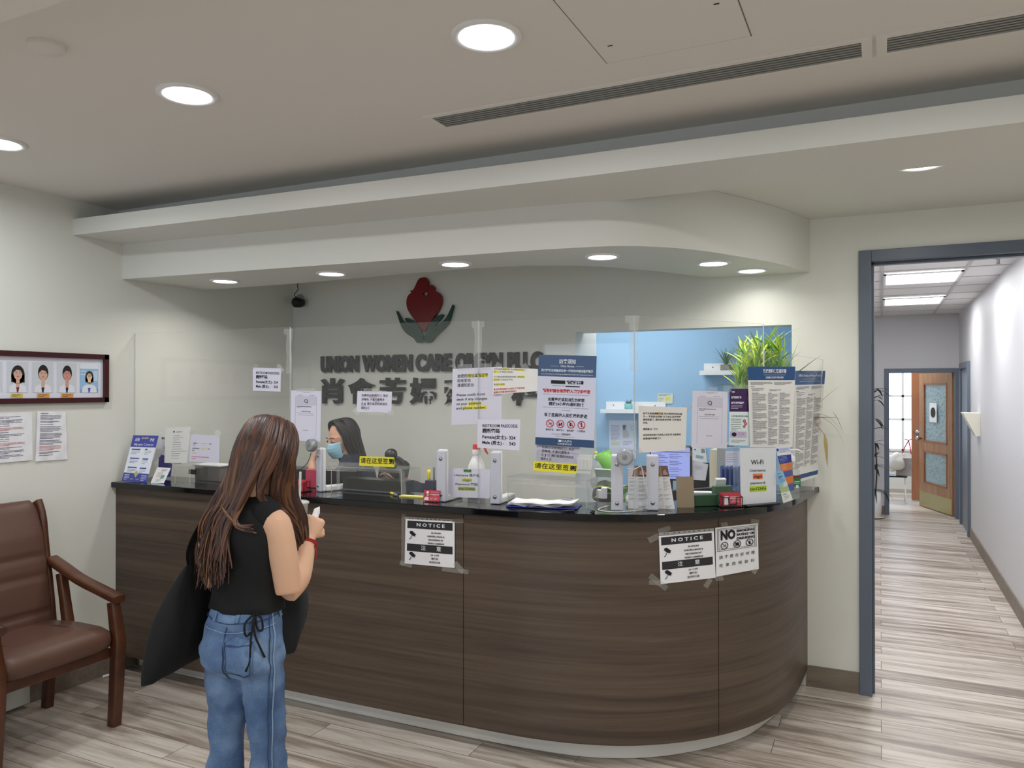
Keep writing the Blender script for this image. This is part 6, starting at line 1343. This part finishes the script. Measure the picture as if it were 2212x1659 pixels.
# bracelet
m = MB(); RW3 = V3(RW)-V3((-.025, .05, .05))*.35; dW = V3((-.03, .10, .10)).normalized(); a_ = dW.cross(V3((0, 0, 1))).normalized(); b_ = dW.cross(a_); RB2 = mat('red_cord', (176, 30, 40), .6)
for o_ in (0, .006): m.tube([RW3+dW*o_+a_*.030*cos(k*pi/10)+b_*.028*sin(k*pi/10) for k in range(21)], .0028, RB2, 6, cap=False)
m.tube(spline([RW3+V3((.02, -.022, .0)), RW3+V3((.018, -.028, -.02)), RW3+V3((.012, -.026, -.045))], 4), .0025, RB2, 6); m.tube(spline([RW3+V3((.03, -.004, .0)), RW3+V3((.036, -.006, -.02)), RW3+V3((.034, -.004, -.05))], 4), .0025, RB2, 6)
m.build('bracelet', None, cu)
# hair: cap plus falling locks
h = MB(); k = MB(); k.X = Hm; k.ball((0, -.024, .030), (.086, .098, .096), HAIR[0], 28, 18); k.ball((0, -.045, -.02), (.078, .072, .080), HAIR[0], 24, 14)
h.v = list(k.v); h.f = list(k.f); h.m = [0]*len(k.f); h.sm = list(k.sm); h.mats = [HAIR[0]]
rnd = random.Random(21)
for i in range(280):
    a = lerp(-1.75, 1.75, (i*.618034) % 1.0)     # 0 = back of the head, + = her right
    lay = rnd.uniform(0, 1); R_ = 1.0+.05*lay
    def hp(x, y, z): return Hm @ V3((x, y, z))
    sx, sy = sin(a), -cos(a)
    p0 = hp(rnd.uniform(-.012, .012), .03-.05*rnd.random(), .124*R_)
    p1 = hp(.062*sx*R_, -.02+.070*sy*R_, .105*R_); p2 = hp(.090*sx*R_, -.022+.096*sy*R_, .045); p3 = hp(.097*sx*R_, -.022+.098*sy, -.035)
    if a < .50:       # falls down her left back
        f = (a+1.75)/2.25; ex = lerp(-.122, .005, f)+rnd.uniform(-.02, .03); ey = -.105-.02*lay if f > .25 else -.07-.01*lay; ez = rnd.uniform(1.05, 1.14)-.05*sin(f*pi)
        p4 = V3((lerp(-.092, .038, f), lerp(-.035, -.058, f)-.02*lay, 1.295)); p5 = V3((lerp(-.108, .0, f), -.080-.022*lay, 1.205)); p6 = V3((ex, ey-.01, ez))
        if rnd.random() < .08: p5 = V3((.03, -.10, 1.22)); p6 = V3((.07+rnd.random()*.03, -.10, 1.19+rnd.random()*.03))
    else:             # over her right shoulder to the front
        f = (a-.50)/1.25; p4 = V3((lerp(.055, .122, f), lerp(-.015, .10, f)+.01*lay, 1.285)); p5 = V3((lerp(.085, .135, f)+.006*lay, lerp(.060, .125, f)+.015*lay, 1.205)); p6 = V3((lerp(.118, .128, f)+rnd.uniform(-.014, .014), lerp(.095, .135, f), rnd.uniform(1.06, 1.15)))
        if f < .3: p4 = V3((.075, -.03-.01*lay, 1.30)); p5 = V3((.118, .06, 1.22))
    mt = HAIR[rnd.choice((0, 1, 1, 2, 3, 0))]
    strand(h, [p0, p1, p2, p3, p4, p5, p6], rnd.uniform(.0075, .0125), mt, i, n=6)
h.build('hair', None, cu)
# things she holds
t = thing('drink_cup', 'translucent plastic drink cup held in front of the customer', 'cup', Matrix.Translation(cu.location) @ Matrix.Rotation(RZ, 4, 'Z') @ V3((-.004, .315, 1.105)), 0)
MB().lathe([(.024, 0), (.026, .003), (.034, .115), (.037, .117), (.037, .120), (.033, .120), (.031, .113), (.024, .006), (.001, .006)], m=mat('frosted_cup', (222, 218, 214), .3, alpha=.7), n=28).build('cup', None, t)
MB().lathe([(.001, .008), (.0235, .008), (.0295, .09), (.001, .09)], m=mat('peach_drink', (222, 160, 120), .4), n=24).build('drink', None, t); MB().lathe([(.0385, .1205), (.0385, .124), (.030, .128), (.001, .128)], m=mat('frosted_lid', (226, 226, 224), .25, alpha=.6), n=28).build('lid', None, t)
m = MB(); m.tube([(.004, 0, .1285), (.006, .002, .235)], .0045, M_white, 10); m.build('straw', None, t)
wpt = Matrix.Translation(cu.location) @ Matrix.Rotation(RZ, 4, 'Z')
m = MB(); q = [wpt @ V3(p_) for p_ in ((.085, .18, 1.105), (.10, .215, 1.16), (.115, .235, 1.20), (.12, .235, 1.225))]; c0 = q[0].copy(); vs = []
for i, p_ in enumerate(q): w_ = (.035, .03, .018, .012)[i]; vs += [p_-c0+V3((w_, .0, w_*.4)), p_-c0-V3((w_, .0, w_*.4))]
m.add(vs, [(2*i, 2*i+1, 2*i+3, 2*i+2) for i in range(3)], None, True); o = m.build('paper_slip', M_paper, loc=c0, thick=.001); tag(o, 'crumpled white paper slip in the customer right hand', 'paper')
# tote bag
M_tote = mat('black_canvas', (9, 10, 13), .9, bump=.3, bscale=300)
tb = thing('tote_bag', 'large black cloth tote bag hanging from the customer left shoulder', 'bag', V3(cu.location)+V3((.035, .005, 0)), RZ)
m = MB(); rings = []
for z, y0_, y1_, th, xx in ((.745, -.245, .14, .018, -.235), (.78, -.235, .14, .042, -.235), (.86, -.20, .145, .06, -.235), (.94, -.16, .15, .055, -.235), (1.0, -.115, .15, .040, -.232), (1.035, -.075, .14, .022, -.226), (1.048, -.06, .13, .010, -.222)):
    r = []
    for k_ in range(28):
        a = 2*pi*k_/28; q = lambda v: math.copysign(abs(v)**.6, v); n_ = .007*sin(k_*1.7+z*40)
        r.append((xx+(th+n_)*q(cos(a)), lerp(y0_, y1_, .5+.5*q(sin(a))), z+(.018*(.5-.5*q(sin(a))) if z > 1.0 else -.012*(.5-.5*q(sin(a))))))
    rings.append(r)
m.loft(rings, M_tote); m.build('bag_body', None, tb, sub=1)
for pts in ([(-.232, -.03, 1.045), (-.205, -.075, 1.12), (-.165, -.075, 1.20), (-.135, -.035, 1.262), (-.128, .01, 1.272), (-.15, .055, 1.24), (-.21, .085, 1.14), (-.225, .09, 1.045)], [(-.215, -.04, 1.04), (-.20, -.062, 1.12), (-.168, -.055, 1.20), (-.142, -.02, 1.268), (-.14, .02, 1.27), (-.165, .06, 1.22), (-.215, .08, 1.12), (-.222, .06, 1.04)]):
    q = spline(pts, 6); m = MB(); m.tube(q, [(.003, .013)]*len(q), M_tote, 8, up=(-1, 0, 0)); m.build('strap', None, tb)
# grey jacket over the left arm
jk = MB(); rings = []
for z, w_, d_, cx_, cy_ in ((1.04, .05, .025, -.10, .17), (1.02, .09, .035, -.06, .19), (.96, .115, .040, -.012, .205), (.88, .112, .038, -.006, .205), (.80, .105, .034, -.016, .20), (.745, .095, .028, -.026, .195), (.725, .085, .018, -.03, .195)):
    rings.append([(cx_+.0+(w_+.006*sin(5*a_+z*30))*cos(a_), cy_+(d_+.010*sin(4*a_+z*17))*sin(a_), z+.012*sin(2*a_)) for a_ in [2*pi*k_/32 for k_ in range(32)]])
jk.loft(rings); o = jk.build('jacket', mat('charcoal_fabric', (48, 50, 52), .85, bump=.3, bscale=260, var=.15), loc=cu.location, rot=(0, 0, RZ), sub=1); tag(o, 'charcoal grey jacket draped over the customer left forearm', 'jacket')

# ----------------------------------------------------------------- the receptionists
def seated(label, loc, rz, lean, head_off, head_rot, arms, hair, mask=True, bun=False):
    t = thing('person', label, 'person', loc, rz, 'receptionists behind the desk')
    sp = lambda h: V3((0, lean*h, .48+h))      # spine from the seat upward
    b = MB(); b.loft([oring(sp(z), (w, 0, 0), (0, d, 0), 24, .9) for z, w, d in ((.0, .165, .12), (.10, .15, .105), (.22, .13, .095), (.34, .145, .105), (.44, .155, .100), (.505, .14, .075), (.545, .085, .055))])
    nk = sp(.53); Hc = sp(.53)+V3(head_off); H = Matrix.Translation(Hc) @ head_rot
    limb(b, [nk-V3((0, 0, .02)), nk*.5+Hc*.5-V3((0, .0, .02)), Hc-V3((0, .01, .03))], [.058, .049, .052]); head_part(b, H)
    for s_, (E1, W1, D1, N1, cu_) in zip((-1, 1), arms):
        S1 = sp(.475)+V3((s_*.165, 0, 0)); limb(b, [S1-V3((s_*.06, 0, 0)), S1, (S1+V3(E1))*.5, E1], [.042, .047, .042, .037]); limb(b, [E1, V3(E1)*.6+V3(W1)*.4, V3(E1)*.25+V3(W1)*.75, W1], [.036, .038, .029, .023]); hand(b, W1, D1, N1, cu_, -s_, .92)
    for s_ in (-1, 1): limb(b, [(s_*.085, 0, .52), (s_*.10, .22, .52), (s_*.10, .42, .50), (s_*.10, .43, .30), (s_*.10, .42, .06)], [.085, .078, .055, .052, .035]); limb(b, [(s_*.10, .40, .04), (s_*.10, .52, .03)], [.034, .028])
    b.build('body', SKIN2, t, remesh=.0075, smoothmod=3); face(t, H, mouth=not mask)
    c = MB(); c.loft([oring(sp(z), (w+.014, 0, 0), (0, d+.014, 0), 28, .9) for z, w, d in ((.0, .168, .125), (.10, .155, .108), (.22, .138, .10), (.34, .148, .108), (.44, .158, .103), (.505, .142, .078), (.535, .095, .058), (.55, .068, .045))])
    for s_, (E1, W1, D1, N1, cu_) in zip((-1, 1), arms): S1 = sp(.475)+V3((s_*.165, 0, 0)); limb(c, [S1-V3((s_*.09, 0, -.01)), S1, (S1+V3(E1))*.5, V3(E1), V3(E1)*.8+V3(W1)*.2], [.052, .062, .062, .060, .056])
    c.build('scrub_top', M_navy, t, remesh=.010, smoothmod=4)
    c = MB()
    for s_ in (-1, 1): limb(c, [(s_*.085, -.02, .53), (s_*.10, .22, .53), (s_*.10, .43, .51), (s_*.10, .44, .30), (s_*.10, .43, .08)], [.10, .092, .075, .07, .07])
    c.build('trousers', M_navy, t, remesh=.012, smoothmod=4)
    if mask:
        k_ = MB(); k_.X = H; rr = []
        for i in range(11):
            z = lerp(-.004, -.108, i/10); bul = .026*sin(pi*min(1, (i+1.5)/11)); sg = .0025*(1 if i % 2 else -1)
            rr.append([((.064-.010*(i/10)**2)*sin(a_), .030+(.060+bul)*cos(a_)+sg, z) for a_ in [lerp(-1.35, 1.35, q_/16) for q_ in range(17)]])
        k_.loft(rr, None, True, cap=False, closed=False); mo = k_.build('face_mask', mat('mask_blue', (158, 206, 226), .7), t, thick=.002, sub=1)
        k_ = MB(); k_.X = H
        for s_ in (-1, 1):
            k_.tube(spline([(s_*.062, .040, -.012), (s_*.074, .01, .006), (s_*.080, -.016, -.004), (s_*.074, .0, -.05), (s_*.058, .045, -.085)], 4), .0015, M_white, 5)
        k_.build('ear_loop', None, mo)
    hh = MB(); k_ = MB(); k_.X = H; k_.ball((0, -.026, .030), (.084, .094, .094), HBLK[0], 26, 16); hh.v = list(k_.v); hh.f = list(k_.f); hh.m = [0]*len(k_.f); hh.sm = list(k_.sm); hh.mats = [HBLK[0]]
    rnd = random.Random(hair); H3 = lambda x, y, z: H @ V3((x, y, z))
    for i in range(120):
        a = lerp(-2.15, 2.15, (i*.618034) % 1); sx, sy = sin(a), -cos(a); R_ = 1+.05*rnd.random()
        pts = [H3(0, .045-.05*rnd.random(), .124*R_), H3(.050*sx*R_, -.02+.060*sy*R_+.03*(abs(a) > 1.6), .112), H3(.086*sx*R_, -.022+.094*sy*R_, .045), H3(.092*sx*R_, -.022+.094*sy, -.03)]
        if bun: pts = [H3(.0, .06, .10), H3(.085*sx*R_, -.02+.09*sy*R_, .02), H3(.05*sx, -.07, .09), H3(0, -.07, .125)]
        else: pts += [H3(.098*sx, -.035+.085*sy, -.12), H3(.105*sx, -.045+.075*sy, -.22), H3(.10*sx+rnd.uniform(-.02, .02), -.05+.06*sy, rnd.uniform(-.33, -.26))]
        strand(hh, pts, rnd.uniform(.007, .012), HBLK[i % 2], i, n=5)
    if bun: kk = MB(); kk.X = H; kk.ball((0, -.075, .125), (.038, .036, .032), HBLK[0], 16, 10); hh.add(kk.v, kk.f, HBLK[0], True)
    hh.build('hair', None, t); return t
M_oc = mat('office_chair_black', (24, 24, 26), .5)
def office_chair(label, loc, rz):
    t = thing('office_chair', label, 'chair', loc, rz, 'black office chairs behind the desk')
    MB().rbox(-.24, .24, -.20, .26, .40, .455, .08).build('seat', M_oc, t); MB().rbox(-.21, .21, -.30, -.25, .52, .86, .02).build('backrest', M_oc, t)
    m = MB(); m.tube([(0, 0, .07), (0, 0, .40)], .025, M_metal, 12); m.build('gas_lift', None, t); m = MB(); m.tube([(0, -.2, .42), (0, -.285, .48), (0, -.285, .60)], .018, M_black, 8); m.build('back_bracket', None, t)
    for k_ in range(5): a = 2*pi*k_/5; m = MB(); m.tube([(0, 0, .09), (.26*cos(a), .26*sin(a), .065)], [.02, .014], M_black, 8); m.build('base_arm', None, t); m = MB(); m.ball((.26*cos(a), .26*sin(a), .028), .027, M_black, 12, 8); m.build('caster', None, t)
    return t
hp_ = at(731, 948, y=3.93)
rz1 = radians(118)
base = V3((hp_.x+.15, hp_.y+.10, 0)); dz = hp_.z-(.48+.53+.115)
r1 = seated('person in navy scrubs and light blue face mask with long black hair', (base.x, base.y, dz), rz1, .16, (0, .075, .115), Matrix.Rotation(radians(38), 4, 'Z') @ Matrix.Rotation(radians(-14), 4, 'X'),
    (((-.235, .30, .74), (-.10, .325, .985), (.3, -.25, .9), (.2, -.9, 0), .9), ((.24, .22, .72), (.16, .42, .76), (-.2, .9, 0), (0, 0, -1), .5)), 4)
office_chair('black office chair under the masked receptionist', (base.x, base.y, 0.001), rz1)
hp2 = at(878, 1040, y=3.72)
rz2 = radians(165)
b2 = V3((hp2.x+.02, hp2.y+.42, 0))
r2 = seated('person bent low behind the clear hood with black hair in a bun', (b2.x, b2.y, hp2.z-(.48+.50+.06)), rz2, .62, (0, .10, .04), Matrix.Rotation(radians(15), 4, 'Z') @ Matrix.Rotation(radians(-42), 4, 'X'),
    (((-.24, .40, .76), (-.08, .50, .78), (.5, .5, .3), (0, 0, -1), .5), ((.24, .40, .76), (.08, .50, .78), (-.5, .5, .3), (0, 0, -1), .5)), 9, mask=False, bun=True)
office_chair('black office chair under the bent receptionist', (b2.x+.03, b2.y-.02, 0.001), rz2)
